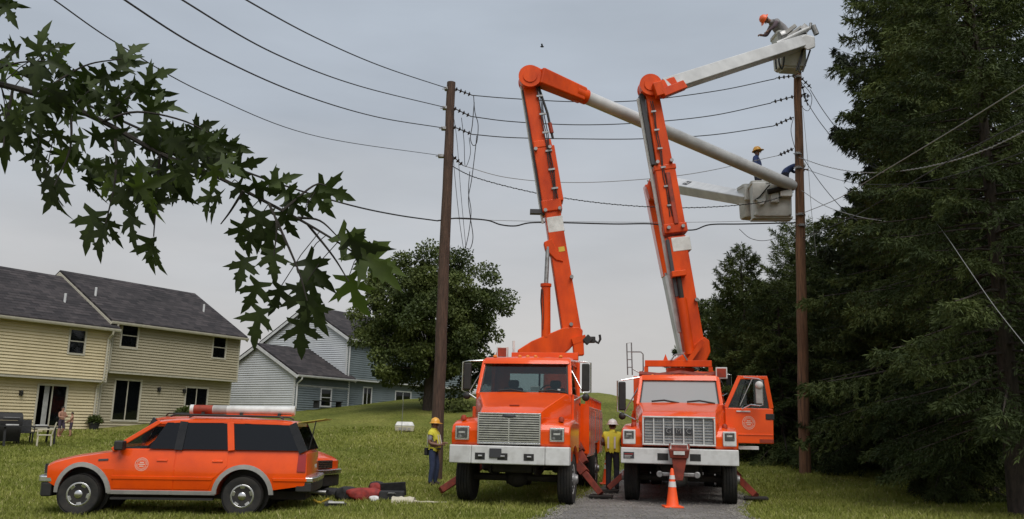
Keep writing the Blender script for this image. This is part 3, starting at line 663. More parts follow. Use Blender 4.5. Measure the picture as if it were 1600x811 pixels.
# spruce with bare pointed tip behind the open truck door
b_ = cbase(1172, 36); conifer('spruce_tree', 'pointed dark spruce rising behind the open truck door', b_, ctop(1165, 384, 36), 3.3, 2, 120, 63000, 'needle_bright', droop=.20, hang=.18, klen=0.204, kw=0.041, power=.75, tip_up=.30, side=.34, gapy=.05, lean=(-.15, 0))
b_ = cbase(1265, 40); conifer('pine_tree', 'greyer bushy pine behind the reddish pole', b_, ctop(1262, 352, 40), 4.2, 3, 130, 63000, 'needle_bright', droop=.05, hang=.05, klen=0.255, kw=0.036, power=.5, tip_up=.25, side=.4)
b_ = cbase(1330, 33); conifer('hemlock_tree', 'mid green hemlock directly right of the reddish pole', b_, ctop(1340, 345, 33), 4.4, 4, 150, 91000, 'needle', droop=.28, hang=.35, klen=0.187, kw=0.041, power=.55, tip_up=.10)
b_ = cbase(1458, 29); conifer('norway_spruce', 'tallest drooping dark spruce, its ragged left edge against the sky', b_, 19.5, 3.3, 5, 230, 157000, 'needle_dark', droop=.34, hang=1.1, klen=0.221, kw=0.048, power=.42, tip_up=.22, side=.30, gapy=.22, ragged=.25)
b_ = cbase(1535, 23.5); conifer('hemlock_tree', 'broad hemlock filling the upper right corner', b_, 17.5, 4.5, 6, 330, 225000, 'needle_bright', droop=.36, hang=.45, klen=0.178, kw=0.036, power=.42, tip_up=.05, h0=.16, ragged=.18)
b_ = cbase(1585, 17.5); conifer('hemlock_tree', 'nearest hemlock with its trunk at the right edge', b_, 12.5, 3.3, 7, 170, 122000, 'needle', droop=.42, hang=.4, klen=0.136, kw=0.029, power=.45, tip_up=.05, h0=.13)
b_ = cbase(1478, 21); conifer('young_hemlock', 'small low dark conifer with a skirt of boughs touching the lawn', b_, 3.6, 1.75, 8, 90, 52000, 'needle', droop=.55, hang=.5, klen=0.119, kw=0.029, power=.45, tip_up=.02, h0=.05)
b_ = cbase(1225, 31); conifer('young_hemlock', 'feathery hemlock with long boughs beside the open truck door', b_, 6.6, 2.6, 9, 110, 59000, 'needle_bright', droop=.40, hang=.35, klen=0.170, kw=0.036, power=.6, tip_up=.05)
b_ = cbase(1385, 26.5); conifer('young_hemlock', 'leafy hemlock filling the gap left of the low dark conifer', b_, 8.2, 2.7, 10, 120, 70000, 'needle', droop=.42, hang=.4, klen=0.162, kw=0.036, power=.5, tip_up=.05, h0=.10)
rw = random.Random(4)
for i, (px, Y, tp, Rr, lab) in enumerate(((1118, 52, 470, 3.4, 'far conifer at the left end of the dark wood, behind the boom'), (1200, 50, 440, 3.8, 'far conifer between the pointed spruce and the pole'),
        (1290, 48, 400, 4.4, 'far conifer seen just right of the reddish pole'), (1390, 46, 300, 4.6, 'far conifer deep in the wood behind the tallest spruce'), (1490, 44, 300, 4.8, 'far conifer deep in the wood behind the low conifer'), (1600, 42, 280, 4.8, 'far conifer at the right edge of the wood'))):
    b_ = cbase(px, Y); conifer('dark_conifer', lab, b_, ctop(px, tp, Y), Rr, 20 + i, 120, 45000, 'needle_dark' if i > 2 else 'needle', droop=.25, hang=.4, klen=0.289, kw=0.072, power=.4, tip_up=.05, h0=.02, group='conifers far back in the wood')

# ------------------------------------------------------------------ grass
def grass():
    rng = np.random.default_rng(9); n_ = 420000
    y = 12.5 + 27 * rng.uniform(size=n_) ** 1.5; x = (rng.uniform(size=n_) - .5) * 1.36 * y + 0
    cl = np.sin(x * 3.1 + np.sin(y * 2.3) * 2) * np.sin(y * 3.7 + np.sin(x * 1.9) * 2)
    k = np.array([not in_drive(a_, b_, .02 * rng.normal()) for a_, b_ in zip(x, y)]) & (rng.uniform(size=n_) < .66 + .34 * cl)
    x, y, cl = x[k], y[k], cl[k]; n_ = len(x); z = np.array([H(a_, b_) for a_, b_ in zip(x, y)])
    h = rng.uniform(.035, .085, n_) * (1 + .35 * cl) * (1 + (y - 12) * .012); wd = rng.uniform(.006, .014, n_) * (1 + (y - 12) * .05)
    an = rng.uniform(0, np.pi, n_); lx = rng.normal(size=(n_, 2)) * h[:, None] * .6
    a_ = np.stack([x - np.cos(an) * wd, y - np.sin(an) * wd, z - .01], 1); b_ = np.stack([x + np.cos(an) * wd, y + np.sin(an) * wd, z - .01], 1); c_ = np.stack([x + lx[:, 0], y + lx[:, 1], z + h], 1)
    V_ = np.stack([a_, b_, c_], 1).reshape(-1, 3); F_ = np.arange(n_ * 3).reshape(-1, 3)
    dry = rng.uniform(size=n_) < .07
    tag(np_mesh('lawn_grass', V_, F_[~dry], 'grass_blade'), 'short green lawn grass around the trucks and up the slope', 'grass', kind='stuff')
    tag(np_mesh('dry_grass', V_.copy(), F_[dry], 'grass_blade_dry'), 'straw coloured grass blades and clover flecks in the lawn', 'grass', kind='stuff')
grass()

# ------------------------------------------------------------------ vehicle parts
def wheel(root, c, r, w_, out, rim_r, style, spin=0., name='wheel'):
    """axis along local x (out=+1/-1 outward) or y when style starts with 's'"""
    ax = Vector((out, 0, 0)) if style != 'suv' else Vector((0, out, 0)); c = Vector(c)
    b = MB(); hw = w_ / 2
    prof = [(rim_r, -hw * .86), (rim_r + .03, -hw), (r * .93, -hw * .98), (r * .985, -hw * .86)]
    for k in range(5):
        a_ = -hw * .8 + k * hw * .4; prof += [(r, a_), (r, a_ + hw * .26), (r - .014, a_ + hw * .28), (r - .014, a_ + hw * .38)]
    prof = prof[:-2] + [(r * .985, hw * .86), (r * .93, hw * .98), (rim_r + .03, hw), (rim_r, hw * .86)]
    t = b.lathe(prof, c, ax, 36).build(name, 'rubber', root)
    u = ax.orthogonal().normalized(); v = ax.cross(u)
    if style == 'suv':
        b = MB(); b.lathe([(rim_r + .005, hw * .8), (rim_r, hw * .9), (rim_r * .86, hw * .92), (rim_r * .80, hw * .62), (rim_r * .6, hw * .52)], c, ax, 28)
        for k in range(5):
            a_ = k * 2 * math.pi / 5 + spin; d = u * math.cos(a_) + v * math.sin(a_); s_ = ax.cross(d)
            b.add([c + ax * hw * .80 + d * rim_r * .25 + s_ * .05, c + ax * hw * .80 + d * rim_r * .25 - s_ * .05, c + ax * hw * .90 + d * rim_r * .92 - s_ * .045, c + ax * hw * .90 + d * rim_r * .92 + s_ * .045,
                   c + ax * hw * .45 + d * rim_r * .25 + s_ * .05, c + ax * hw * .45 + d * rim_r * .25 - s_ * .05, c + ax * hw * .5 + d * rim_r * .92 - s_ * .045, c + ax * hw * .5 + d * rim_r * .92 + s_ * .045],
                  [(0, 1, 2, 3), (4, 5, 6, 7), (0, 1, 5, 4), (1, 2, 6, 5), (2, 3, 7, 6), (3, 0, 4, 7)])
        b.build('rim', 'chrome', t, bevel=.006)
        MB().lathe([(rim_r * .85, hw * .3), (rim_r * .85, hw * .40), (.01, hw * .40)], c, ax, 24).build('brake_shade', 'black', t)
        MB().lathe([(.075, hw * .7), (.075, hw * .92), (.05, hw * 1.0), (.01, hw * 1.02)], c, ax, 18).build('hub_cap', 'chrome', t)
    else:
        b = MB(); b.lathe([(rim_r + .01, hw * .8), (rim_r, hw * .93), (rim_r * .88, hw * .9), (rim_r * .82, hw * .2), (rim_r * .55, hw * (.75 if style == 'front' else -.2)), (.01, hw * (.75 if style == 'front' else -.2))], c, ax, 28)
        b.build('rim', 'white_paint', t)
        b = MB(); b.lathe([(.13, hw * .4), (.13, hw * 1.05), (.09, hw * 1.35), (.085, hw * 1.6), (.01, hw * 1.62)], c, ax, 16)
        for k in range(10):
            a_ = k * 2 * math.pi / 10; d = u * math.cos(a_) + v * math.sin(a_); b.cyl(c + d * rim_r * .68 + ax * hw * .4, c + d * rim_r * .68 + ax * hw * .98, .02, n=6)
        b.build('hub', 'steel', t)
    return t
def txt(s, size, M, name, m_, parent, depth=.006):
    cu = bpy.data.curves.new(name, 'FONT'); cu.body = s; cu.size = size; cu.extrude = depth; cu.align_x = 'CENTER'; cu.align_y = 'CENTER'
    to = bpy.data.objects.new(name, cu); me = bpy.data.meshes.new_from_object(to); bpy.data.objects.remove(to)
    me.transform(M); me.materials.clear(); me.materials.append(MATS[m_]); o_ = bpy.data.objects.new(name, me); col.objects.link(o_); o_.parent = parent; return o_
def emblem(root, c, nrm, r, name='door_emblem'):
    """round door seal: two rings, bars of small lettering, centre mark"""
    nrm = Vector(nrm); c = Vector(c); up = Vector((0, 0, 1)); rt_ = up.cross(nrm).normalized(); b = MB()
    def ring(ra, rb):
        k = 32; vs = []
        for i in range(k):
            a_ = 2 * math.pi * i / k; d = rt_ * math.cos(a_) + up * math.sin(a_); vs += [c + d * ra + nrm * .004, c + d * rb + nrm * .004]
        b.add(vs, [(2 * i, 2 * i + 1, (2 * i + 3) % (2 * k), (2 * i + 2) % (2 * k)) for i in range(k)])
    ring(r * .93, r); ring(r * .60, r * .64)
    for i in range(26):
        a_ = 2 * math.pi * i / 26
        if i % 13 == 12: continue
        d = rt_ * math.cos(a_) + up * math.sin(a_); s_ = nrm.cross(d); p_ = c + nrm * .0045 + d * r * .78
        b.add([p_ + d * r * .08 + s_ * r * .05, p_ + d * r * .08 - s_ * r * .05, p_ - d * r * .08 - s_ * r * .05, p_ - d * r * .08 + s_ * r * .05], [(0, 1, 2, 3)])
    for k, ww in ((.28, .3), (.0, .48), (-.28, .32)):
        p_ = c + nrm * .0045 + up * r * k; b.add([p_ + rt_ * r * ww + up * r * .08, p_ - rt_ * r * ww + up * r * .08, p_ - rt_ * r * ww - up * r * .08, p_ + rt_ * r * ww - up * r * .08], [(0, 1, 2, 3)])
    return b.build(name, 'emblem', root, flat=True)

def curve_side(o_):
    """give flat body sides the rounded section of pressed steel: split at heights and pull in above and below the belly"""
    b_ = bmesh.new(); b_.from_mesh(o_.data)
    for z in (.5, .6, .7, .78, .86, .94, 1.02, 1.1, 1.18, 1.24):
        bmesh.ops.bisect_plane(b_, geom=b_.verts[:] + b_.edges[:] + b_.faces[:], plane_co=(0, 0, z), plane_no=(0, 0, 1), dist=.0005)
    for v in b_.verts:
        if abs(v.co.y) > .6:
            z = v.co.z; k = .060 * max(0, (z - .86) / .4) ** 1.6 + .055 * max(0, (.80 - z) / .4) ** 2
            v.co.y -= math.copysign(k * min(1, (abs(v.co.y) - .6) / .3), v.co.y)
    b_.to_mesh(o_.data); b_.free(); o_.data.shade_smooth(); o_.data.set_sharp_from_angle(angle=R(40))
SUVS = .955
def sport_wagon(name, label, loc, rz, group='orange wagons parked on the lawn'):
    rt = empty(name, loc, rz, label, 'car', group); rt.scale = (SUVS,) * 3
    def arch(cx, cz, r, a0, a1, k=11): return [(cx + r * math.cos(R(a0 + (a1 - a0) * i / k)), cz + r * math.sin(R(a0 + (a1 - a0) * i / k))) for i in range(k + 1)]
    out = [(.16, .62), (.15, .90), (.19, .97), (.30, 1.02), (.70, 1.115), (1.15, 1.185), (1.42, 1.225), (1.56, 1.25), (4.2, 1.265), (5.12, 1.27), (5.19, 1.22), (5.22, .82), (5.19, .60), (4.47, .50)]
    out += arch(3.95, .40, .50, 12, 172) + [(3.44, .40), (1.44, .40)] + arch(.92, .40, .50, 8, 168) + [(.40, .50)]
    rings = []
    for y in (-.975, -.955, -.80, -.45, 0, .45, .80, .955, .975):
        k = abs(y) / .975; ring = []
        for (x, z) in out:
            dx = .20 * k ** 3 * max(0, 1 - x / 1.0) - (.07 * k ** 3 if x > 5.0 else 0)
            dz = -.055 * k ** 4 * (1 if z > .95 and x < 1.5 else 0)
            ring.append((x + dx, y * (1 - .018 * max(0, (z - .9) / .35)), z + dz))
        rings.append(ring)
    b = MB(); b.loft(rings); b.build('body', 'orange', rt, bevel=.022, seg=3, ang=40)
    # roof
    rr = []
    for (x, z, hw) in ((2.10, 1.745, .74), (2.24, 1.80, .79), (2.6, 1.835, .81), (3.5, 1.85, .815), (4.5, 1.84, .81), (4.80, 1.815, .80), (4.88, 1.79, .78)):
        q = [(-hw - .05, -.075), (-hw - .045, -.03), (-hw + .05, .0), (-hw * .5, .02), (0, .026), (hw * .5, .02), (hw - .05, .0), (hw + .045, -.03), (hw + .05, -.075)]
        rr.append([(x, a_, z + c_) for a_, c_ in q])
    MB().loft(rr).build('roof', 'orange', rt, ang=50)
    for sg in (-1, 1):
        yb, yt = .945 * sg, .845 * sg
        def S(x, z): t = (z - 1.25) / .52; return Vector((x, yb + (yt - yb) * t, z))
        MB().beam(S(1.45, 1.22), S(2.26, 1.775), .085, .06, up=(0, 1, 0)).build('windshield_pillar', 'orange', rt, bevel=.015)
        MB().beam(S(2.68, 1.24), S(2.72, 1.78), .15, .05, up=(0, 1, 0)).build('centre_pillar', 'gloss_black', rt)
        MB().beam(S(3.68, 1.24), S(3.60, 1.78), .13, .055, up=(0, 1, 0)).build('rear_pillar', 'orange', rt, bevel=.012)
        MB().beam(S(5.06, 1.24), S(4.80, 1.78), .16, .05, up=(0, 1, 0)).build('tail_pillar', 'gloss_black', rt)
        def pane(nm, q):
            b_ = MB(); vs = [S(*p_) for p_ in q]; n_ = Vector((0, .008 * sg, 0)); b_.loft([[v - n_ for v in vs], [v + n_ for v in vs]]); return b_.build(nm, 'tint', rt)
        pane('side_window', [(2.76, 1.255), (3.61, 1.26), (3.54, 1.76), (2.79, 1.76)])
        pane('quarter_window', [(3.75, 1.26), (5.00, 1.265), (4.74, 1.755), (3.67, 1.76)])
        if sg > 0: pane('side_window', [(1.60, 1.25), (2.62, 1.255), (2.64, 1.76), (2.30, 1.76)])
        else: pane('side_window', [(2.12, 1.255), (2.62, 1.255), (2.64, 1.76), (2.40, 1.76)])
        # doors, handles, trim
        ys = .976 * sg
        def plate(nm, q, y0=.0, th=.008, m_='orange', bv=.004):
            b_ = MB(); b_.loft([[(x, (ys + sg * (y0 - .004 - .0175 * max(0, (z - .9) / .35))), z) for x, z in q], [(x, (ys + sg * (y0 + th - .0175 * max(0, (z - .9) / .35))), z) for x, z in q]]); return b_.build(nm, m_, rt, bevel=bv)
        d1 = plate('door', [(1.53, .50), (2.63, .50), (2.63, .9), (2.63, 1.235), (1.62, 1.235), (1.53, .9)])
        d2 = plate('door', [(2.65, .50), (3.30, .50), (3.40, .72), (3.58, .9), (3.62, .95), (3.62, 1.24), (2.65, 1.235), (2.65, .9)])
        for dd, hx in ((d1, 2.40), (d2, 3.44)): MB().box(hx - .10, hx + .10, ys + sg * (-.005) if sg > 0 else ys - .022, ys + sg * .022 if sg > 0 else ys + .005, 1.02, 1.06).build('handle', 'orange', dd, bevel=.008)
        plate('side_moulding', [(1.50, .68), (3.36, .68), (3.40, .74), (1.50, .74)], .008, .014, 'orange')
        plate('side_moulding', [(4.52, .68), (5.16, .68), (5.16, .74), (4.50, .74)], .004, .014, 'orange')
        plate('rocker_trim', [(1.44, .395), (3.43, .395), (3.43, .475), (1.44, .475)], .0, .02, 'plastic_grey', .008)
        MB().box(1.5, 3.4, sg * .80 if sg > 0 else -.94, .94 if sg > 0 else sg * .80, .30, .34).build('running_board', 'black', rt)
        for cx in (.92, 3.95):
            a_ = arch(cx, .40, .585, 2, 178, 18); c_ = arch(cx, .40, .50, 2, 178, 18)[::-1]
            b_ = MB(); y0 = ys - sg * .03; y1 = ys + sg * .026
            dxs = .20 * 1 * max(0, 1 - cx / 1.0)
            fx = lambda x: x + (.20 * max(0, 1 - x / 1.0) if cx < 1 else 0)
            k = len(a_); vs = [(fx(x), y0, z) for x, z in a_] + [(fx(x), y1, z) for x, z in a_] + [(fx(x), y0, z) for x, z in c_[::-1]] + [(fx(x), y1, z) for x, z in c_[::-1]]
            fs = []
            for i in range(k - 1):
                fs += [(i, i + 1, k + i + 1, k + i), (k + i, k + i + 1, 3 * k + i + 1, 3 * k + i), (2 * k + i, 2 * k + i + 1, 3 * k + i + 1, 3 * k + i), (i, i + 1, 2 * k + i + 1, 2 * k + i)]
            b_.add(vs, fs); b_.build('fender_flare', 'plastic_grey', rt)
            wheel(rt, (cx, sg * .82, .385), .385, .27, sg, .225, 'suv', spin=cx)
            MB().lathe([(.47, -.30), (.47, .0), (.01, .0)], (cx, sg * .62, .42), (0, sg, 0), 20).build('wheel_well', 'black', rt)
        plate('tail_lamp', [(4.96, .86), (5.13, .86), (5.12, 1.20), (4.97, 1.20)], .0, .02, 'tail_red', .008)
        MB().box(.30, .52, sg * .70 if sg > 0 else -.925, .925 if sg > 0 else sg * .70, .70, .93).build('headlight', 'lamp_lens', rt, bevel=.03, seg=3)
        MB().box(1.55, 1.72, ys if sg > 0 else ys - .24, ys + .24 if sg > 0 else ys, 1.22, 1.40).build('wing_mirror', 'black', rt, bevel=.03)
        emblem(d1, (2.03, ys + sg * .006, .96), (0, sg, 0), .125)
        plate('fender_badge', [(1.22, 1.01), (1.40, 1.02), (1.40, 1.055), (1.22, 1.045)], .002, .01, 'decal_dark', .002)
        MB().tube([(2.4, sg * .70, 1.88), (2.5, sg * .70, 1.92), (4.5, sg * .70, 1.92), (4.6, sg * .70, 1.87)], .018, 8).build('roof_rail', 'black', rt)
        # seats
        b_ = MB(); b_.box(2.15, 2.62, sg * .42 - .24, sg * .42 + .24, .9, 1.05).beam((2.58, sg * .42, 1.0), (2.74, sg * .42, 1.48), .13, .46).beam((2.74, sg * .42, 1.5), (2.77, sg * .42, 1.66), .09, .26); b_.build('seat', 'fabric_dark', rt, bevel=.04)
    # windshield, rear glass, dash
    b = MB(); b.loft([[(1.44, -.90, 1.24), (1.44, .90, 1.24), (2.22, .76, 1.765), (2.22, -.76, 1.765)], [(1.455, -.90, 1.23), (1.455, .90, 1.23), (2.235, .76, 1.755), (2.235, -.76, 1.755)]]); b.build('windshield', 'windshield', rt)
    b = MB(); b.loft([[(5.12, -.86, 1.27), (5.12, .86, 1.27), (4.86, .77, 1.77), (4.86, -.77, 1.77)], [(5.105, -.86, 1.26), (5.105, .86, 1.26), (4.845, .77, 1.76), (4.845, -.77, 1.76)]]); b.build('rear_window', 'tint', rt)
    MB().box(1.55, 1.95, -.85, .85, 1.16, 1.27).build('dashboard', 'black', rt, bevel=.04)
    b = MB(); c = Vector((2.02, -.42, 1.30)); ax = Vector((-.75, 0, .65)).normalized(); u = Vector((0, 1, 0)); v = ax.cross(u)
    b.tube([c + (u * math.cos(t) + v * math.sin(t)) * .18 for t in np.linspace(0, 2 * math.pi, 19)], .016, 6); b.cyl(c, c + Vector((-.25, 0, -.2)), .03, n=8); b.build('steering_wheel', 'black', rt)
    MB().box(4.1, 4.25, -.72, .72, .9, 1.5).build('bench_seat', 'fabric_dark', rt, bevel=.05)
    # bumpers, grille, chassis
    def bumper(nm, xs, z0, z1, m_, hw=.97):
        b_ = MB(); rr_ = []
        for y in (-hw, -hw * .8, -.4, 0, .4, hw * .8, hw):
            k = abs(y) / hw; dx = xs[2] * k ** 3; rr_.append([(xs[0] + dx, y, z0), (xs[1], y, z0), (xs[1], y, z1), (xs[0] + dx, y, z1)])
        b_.loft(rr_); return b_.build(nm, m_, rt, bevel=.025, seg=3)
    bumper('front_bumper', (.0, .42, .20), .60, .72, 'chrome'); bumper('bumper_skirt', (.05, .42, .20), .34, .60, 'black', .96)
    bumper('rear_bumper', (5.34, 4.95, -.06), .66, .76, 'chrome'); bumper('rear_step', (5.32, 4.95, -.06), .48, .66, 'black', .96)
    g = MB().box(.10, .16, -.55, .55, .74, .92).build('grille', 'black', rt)
    for z in (.77, .81, .85, .89): MB().box(.085, .10, -.54, .54, z - .008, z + .008).build('grille_bar', 'chrome', g)
    MB().box(.4, 5.1, -.5, .5, .30, .46).build('chassis', 'chassis', rt)
    MB().cyl((4.9, 0, .42), (5.45, 0, .42), .035, n=8).build('tow_hitch', 'steel', rt)
    MB().box(5.2, 5.212, -.16, .16, .86, .98).build('license_plate', 'white_paint', rt)
    kids = [o_ for o_ in bpy.data.objects if o_.parent == rt]
    for o_ in kids + [q for o_ in kids for q in bpy.data.objects if q.parent == o_]:
        if o_.name.split('.')[0] in ('body', 'door', 'side_moulding', 'fender_flare', 'tail_lamp', 'door_emblem', 'handle', 'fender_badge', 'rocker_trim'): curve_side(o_)
    return rt
SY = 15.75; sx = at(46, 760, SY).x
suv_rz = R(6.0)
g0 = H(sx + 2.5, 16.7)
off = frame((0, 0, 0), suv_rz) @ Vector((0, .975, 0))
SUVL = Vector((sx + off.x, SY + off.y - .1, H(-6, 16.3)))
suv1 = sport_wagon('sport_utility_wagon', 'orange sport utility wagon with white tubes on its roof, nearest on the lawn', SUVL, suv_rz)
def world_part(mb, name, m_, root, **k):      # mesh given in world coordinates, stored in the thing's own frame
    return mb.build(name, m_, root, inv=frame(root.location, root.rotation_euler.z).inverted(), **k)
# open rear hatch glass held up by a strut
b = MB(); b.loft([[(4.88, -.76, 1.80), (4.88, .76, 1.80), (5.42, .72, 1.89), (5.42, -.72, 1.89)], [(4.88, -.76, 1.815), (4.88, .76, 1.815), (5.42, .72, 1.905), (5.42, -.72, 1.905)]]); hg = b.build('hatch_glass', 'yellow_stick', suv1)
b = MB(); b.cyl((5.14, -.70, 1.30), (5.24, -.71, 1.86), .012, n=6); b.build('gas_strut', 'black', suv1)
# roof carrier tubes: top-level thing lying on the roof
M_s = frame(SUVL, suv_rz); c0 = M_s @ (Vector((2.72, -.42, 1.94)) * SUVS)
tr = empty('pole_carrier_tube', c0, suv_rz, 'white and orange hot stick tubes strapped on the wagon roof', 'tube'); tr.scale = (SUVS,) * 3
MB().cyl((0, 0, .09), (2.02, 0, .11), .085, n=20).build('tube', 'white_paint', tr)
MB().cyl((0.02, .22, .08), (1.98, .22, .10), .075, n=20).build('tube', 'white_paint', tr)
MB().cyl((-.015, 0, .09), (.42, 0, .094), .0885, n=20).build('orange_wrap', 'orange_dull', tr)
MB().cyl((.43, 0, .095), (.70, 0, .097), .0885, n=20).build('grey_wrap', 'plastic_grey', tr)
for x in (-.02, 1.98): MB().cyl((x, 0, .09 + x * .01), (x + .07, 0, .09 + x * .01), .094, n=20).build('end_cap', 'white_paint', tr)
MB().box(.7, 2.0, -.05, .30, -.005, .02).build('rack_rail', 'orange', tr, bevel=.006)
for x in (.25, 1.0, 1.75): MB().box(x - .03, x + .03, -.1, .32, .0, .035).build('rack_bar', 'black', tr)
# second wagon: nose shows behind the first
nx_ = at(528, 730, 18.6)
suv2 = sport_wagon('sport_utility_wagon', 'second orange wagon, only its nose and front wheel showing behind the first', (nx_.x - .42, 18.6, H(nx_.x - 2, 19.5) - .02), R(180 - 32))

# ------------------------------------------------------------------ bucket trucks
def strobe(rt, c, s=.135):
    x, y, z = c; b = MB(); fr = .03
    b.box(x - s, x + s, y, y + .12, z - s, z + s); o_ = b.build('marker_box', 'white_paint', rt, bevel=.012)
    MB().box(x - s + fr, x + s - fr, y - .012, y + .02, z - s + fr, z + s - fr).build('marker_lens', 'orange_dull', o_, bevel=.008)
def bucket_truck(name, label, loc, rz, st):
    rt = empty(name, loc, rz, label, 'truck', 'orange bucket trucks')
    A = st == 'A'
    HW = 1.2; zH = 1.77 if A else 1.74; zW = 2.26 if A else 2.13; zR = 3.10 if A else 2.80; chw = 1.06 if A else .98; yW = 1.75
    # bumper
    if A:
        for x0, x1, nm in ((-1.2, -.735, 'bumper_end'), (-.73, .73, 'bumper'), (.735, 1.2, 'bumper_end')):
            sk = .10; b = MB(); xs = [x0, x1]
            q = lambda x: (.0 if abs(x) < .8 else sk)
            b.loft([[(x, q(x), .80), (x, q(x) + .28, .80), (x, q(x) + .28, 1.15), (x, q(x), 1.15)] for x in xs]); o_ = b.build(nm, 'white_bumper', rt, bevel=.022, seg=3)
            if nm == 'bumper':
                for hx, s_ in ((-.55, .10), (-.10, .10), (.42, .10)):
                    MB().box(hx - s_, hx + s_, -.006, .02, .88, 1.01).build('bumper_slot', 'black', o_)
                    MB().cyl((hx - .03, -.02, .95), (hx + .05, -.02, .95), .022, n=8).build('tow_pin', 'steel', o_)
                MB().box(-.36, -.12, -.03, -.002, .92, 1.10).build('tow_plate', 'decal_dark', o_, bevel=.01)
    else:
        o_ = MB().box(-1.2, 1.2, 0, .26, .82, 1.14).build('bumper', 'white_bumper', rt, bevel=.02, seg=3)
        for hx in (-.33, .33): MB().box(hx - .11, hx + .11, -.006, .02, .90, 1.04).build('bumper_slot', 'black', o_)
        pl = MB().box(-1.14, -.92, -.008, .01, .92, 1.05).build('bumper_label', 'decal_dark', o_)
        for k, z in enumerate((1.01, .975, .945)): MB().box(-1.12, -.94 - .03 * k, -.011, -.009, z - .009, z + .009).build('label_line', 'tail_red' if k == 0 else 'plastic_grey', pl)
    # hood
    def ring(y, hb, ht, z0, zt, ch): return [(-hb, y, z0), (-hb, y, zt - ch), (-ht, y, zt), (-ht * .4, y, zt + .015), (ht * .4, y, zt + .015), (ht, y, zt), (hb, y, zt - ch), (hb, y, z0)]
    if A: hr = [ring(.16, .63, .58, 1.18, zH - .02, .07), ring(.24, .66, .60, 1.18, zH + .04, .10), ring(.7, .78, .68, 1.18, zH + .17, .22), ring(1.2, .93, .82, 1.18, zH + .32, .30), ring(1.72, 1.05, .97, 1.18, zW, .20)]
    else: hr = [ring(.14, .78, .74, 1.18, zH - .03, .05), ring(.24, .82, .76, 1.18, zH + .05, .09), ring(.8, .88, .78, 1.18, zH + .18, .14), ring(1.3, .93, .84, 1.18, zH + .29, .16), ring(1.72, .98, .92, 1.18, zW, .14)]
    hd = MB().loft(hr).build('hood', 'orange', rt, bevel=.02, seg=3, ang=28)
    MB().box(-.10, .10, .62, .70, zH + .175, zH + .196).build('hood_badge', 'orange_dull', hd, bevel=.006) if A else None
    # fenders with wheel arches, headlights
    for sg in (-1, 1):
        wy, wz, wr = 1.15, .50, .64
        zf = 1.62 if A else 1.55
        ar = [(wy + wr * math.cos(R(a_)), wz + wr * math.sin(R(a_))) for a_ in np.linspace(25, 148, 12)]
        poly = [(.14, 1.18), (.12, zf - .16), (.20, zf - .02), (.42, zf + .05), (1.1, zf + .12), (1.9, zf + .08), (1.95, 1.05)] + ar[:1] + ar[1:]
        poly = [(.14, 1.18), (.12, zf - .16), (.20, zf - .02), (.42, zf + .05), (1.1, zf + .12), (1.9, zf + .08), (1.95, .80)] + ar
        x0, x1 = (.60, 1.20) if A else (.74, 1.21); xs = [x0, x0 + .2, x1 - .06, x1]
        rings = []
        for x in xs:
            k = (x - x0) / (x1 - x0); rings.append([(sg * x, y + (.10 * k ** 2 if y < .5 else 0), z - (.06 * k ** 3 if z > 1.4 else 0)) for y, z in poly])
        fd = MB().loft(rings).build('fender', 'orange', rt, bevel=.035, seg=3, ang=40)
        cx = .95 if A else 1.03; cz = 1.385 if A else 1.36; sx_, sz_ = (.145, .135) if A else (.135, .15)
        yb = .10
        bz = MB().box(sg * cx - sx_, sg * cx + sx_, yb + .0, yb + .12, cz - sz_, cz + sz_).build('headlight_bezel', 'white_paint' if not A else 'chrome', rt, bevel=.02, seg=3)
        dz = .0 if A else .045
        MB().box(sg * cx - sx_ + .035, sg * cx + sx_ - .035, yb - .012, yb + .02, cz - sz_ + .035 + 2 * dz * .8, cz + sz_ - .035 + dz * .2).build('headlight', 'lamp_dark', bz, bevel=.012)
        MB().box(sg * cx - sx_ + .08, sg * cx + sx_ - .08, yb - .016, yb - .010, cz - .005 + dz, cz + .03 + dz).build('lamp_reflector', 'lamp_lens', bz)
        MB().lathe([(.055, 0), (.06, .05), (.04, .09), (.01, .1)], (sg * (1.0 if A else .95), .42, zf + .02), (0, 0, 1), 12).build('turn_signal', 'orange_dull', rt)
        wheel(rt, (sg * 1.03, wy, .50), .50, .29, sg, .30, 'front')
        for dx in (-.34, 0): wheel(rt, (sg * (1.05 + dx), 6.6, .50), .50, .27, sg, .30, 'rear')
        MB().prism([(wy - .62, 1.15), (wy - .5, 1.14), (wy + .62, 1.2), (wy + .75, .8), (wy + .75, 1.3), (wy - .62, 1.3)], 'x', sg * .55, sg * 1.15).build('wheel_well', 'black', rt)
    # grille
    if A:
        gf = MB(); x, z0, z1 = .60, 1.215, 1.755; t = .035
        gf.box(-x - t, x + t, .06, .16, z1, z1 + t).box(-x - t, x + t, .06, .16, z0 - t, z0).box(-x - t, -x, .06, .16, z0, z1).box(x, x + t, .06, .16, z0, z1)
        g = gf.build('grille', 'chrome', rt, bevel=.012)
        MB().box(-x, x, .145, .165, z0, z1).build('grille_back', 'black', g)
        for i in range(12):
            z = z0 + (i + .5) * (z1 - z0) / 12; MB().box(-x, x, .075, .13, z - .013, z + .013).build('grille_bar', 'chrome', g)
        MB().box(-.012, .012, .072, .14, z0, z1).build('grille_rib', 'chrome', g)
        MB().ell((0, .05, z1 - .03), (.14, .03, .035), 16, 6).build('grille_emblem', 'decal_dark', g)
    else:
        gf = MB(); x, z0, z1 = .715, 1.235, 1.765; t = .035
        gf.box(-x - t, x + t, .02, .16, z1, z1 + t).box(-x - t, x + t, .02, .16, z0 - t, z0).box(-x - t, -x, .02, .16, z0, z1).box(x, x + t, .02, .16, z0, z1)
        g = gf.build('grille', 'white_paint', rt, bevel=.012)
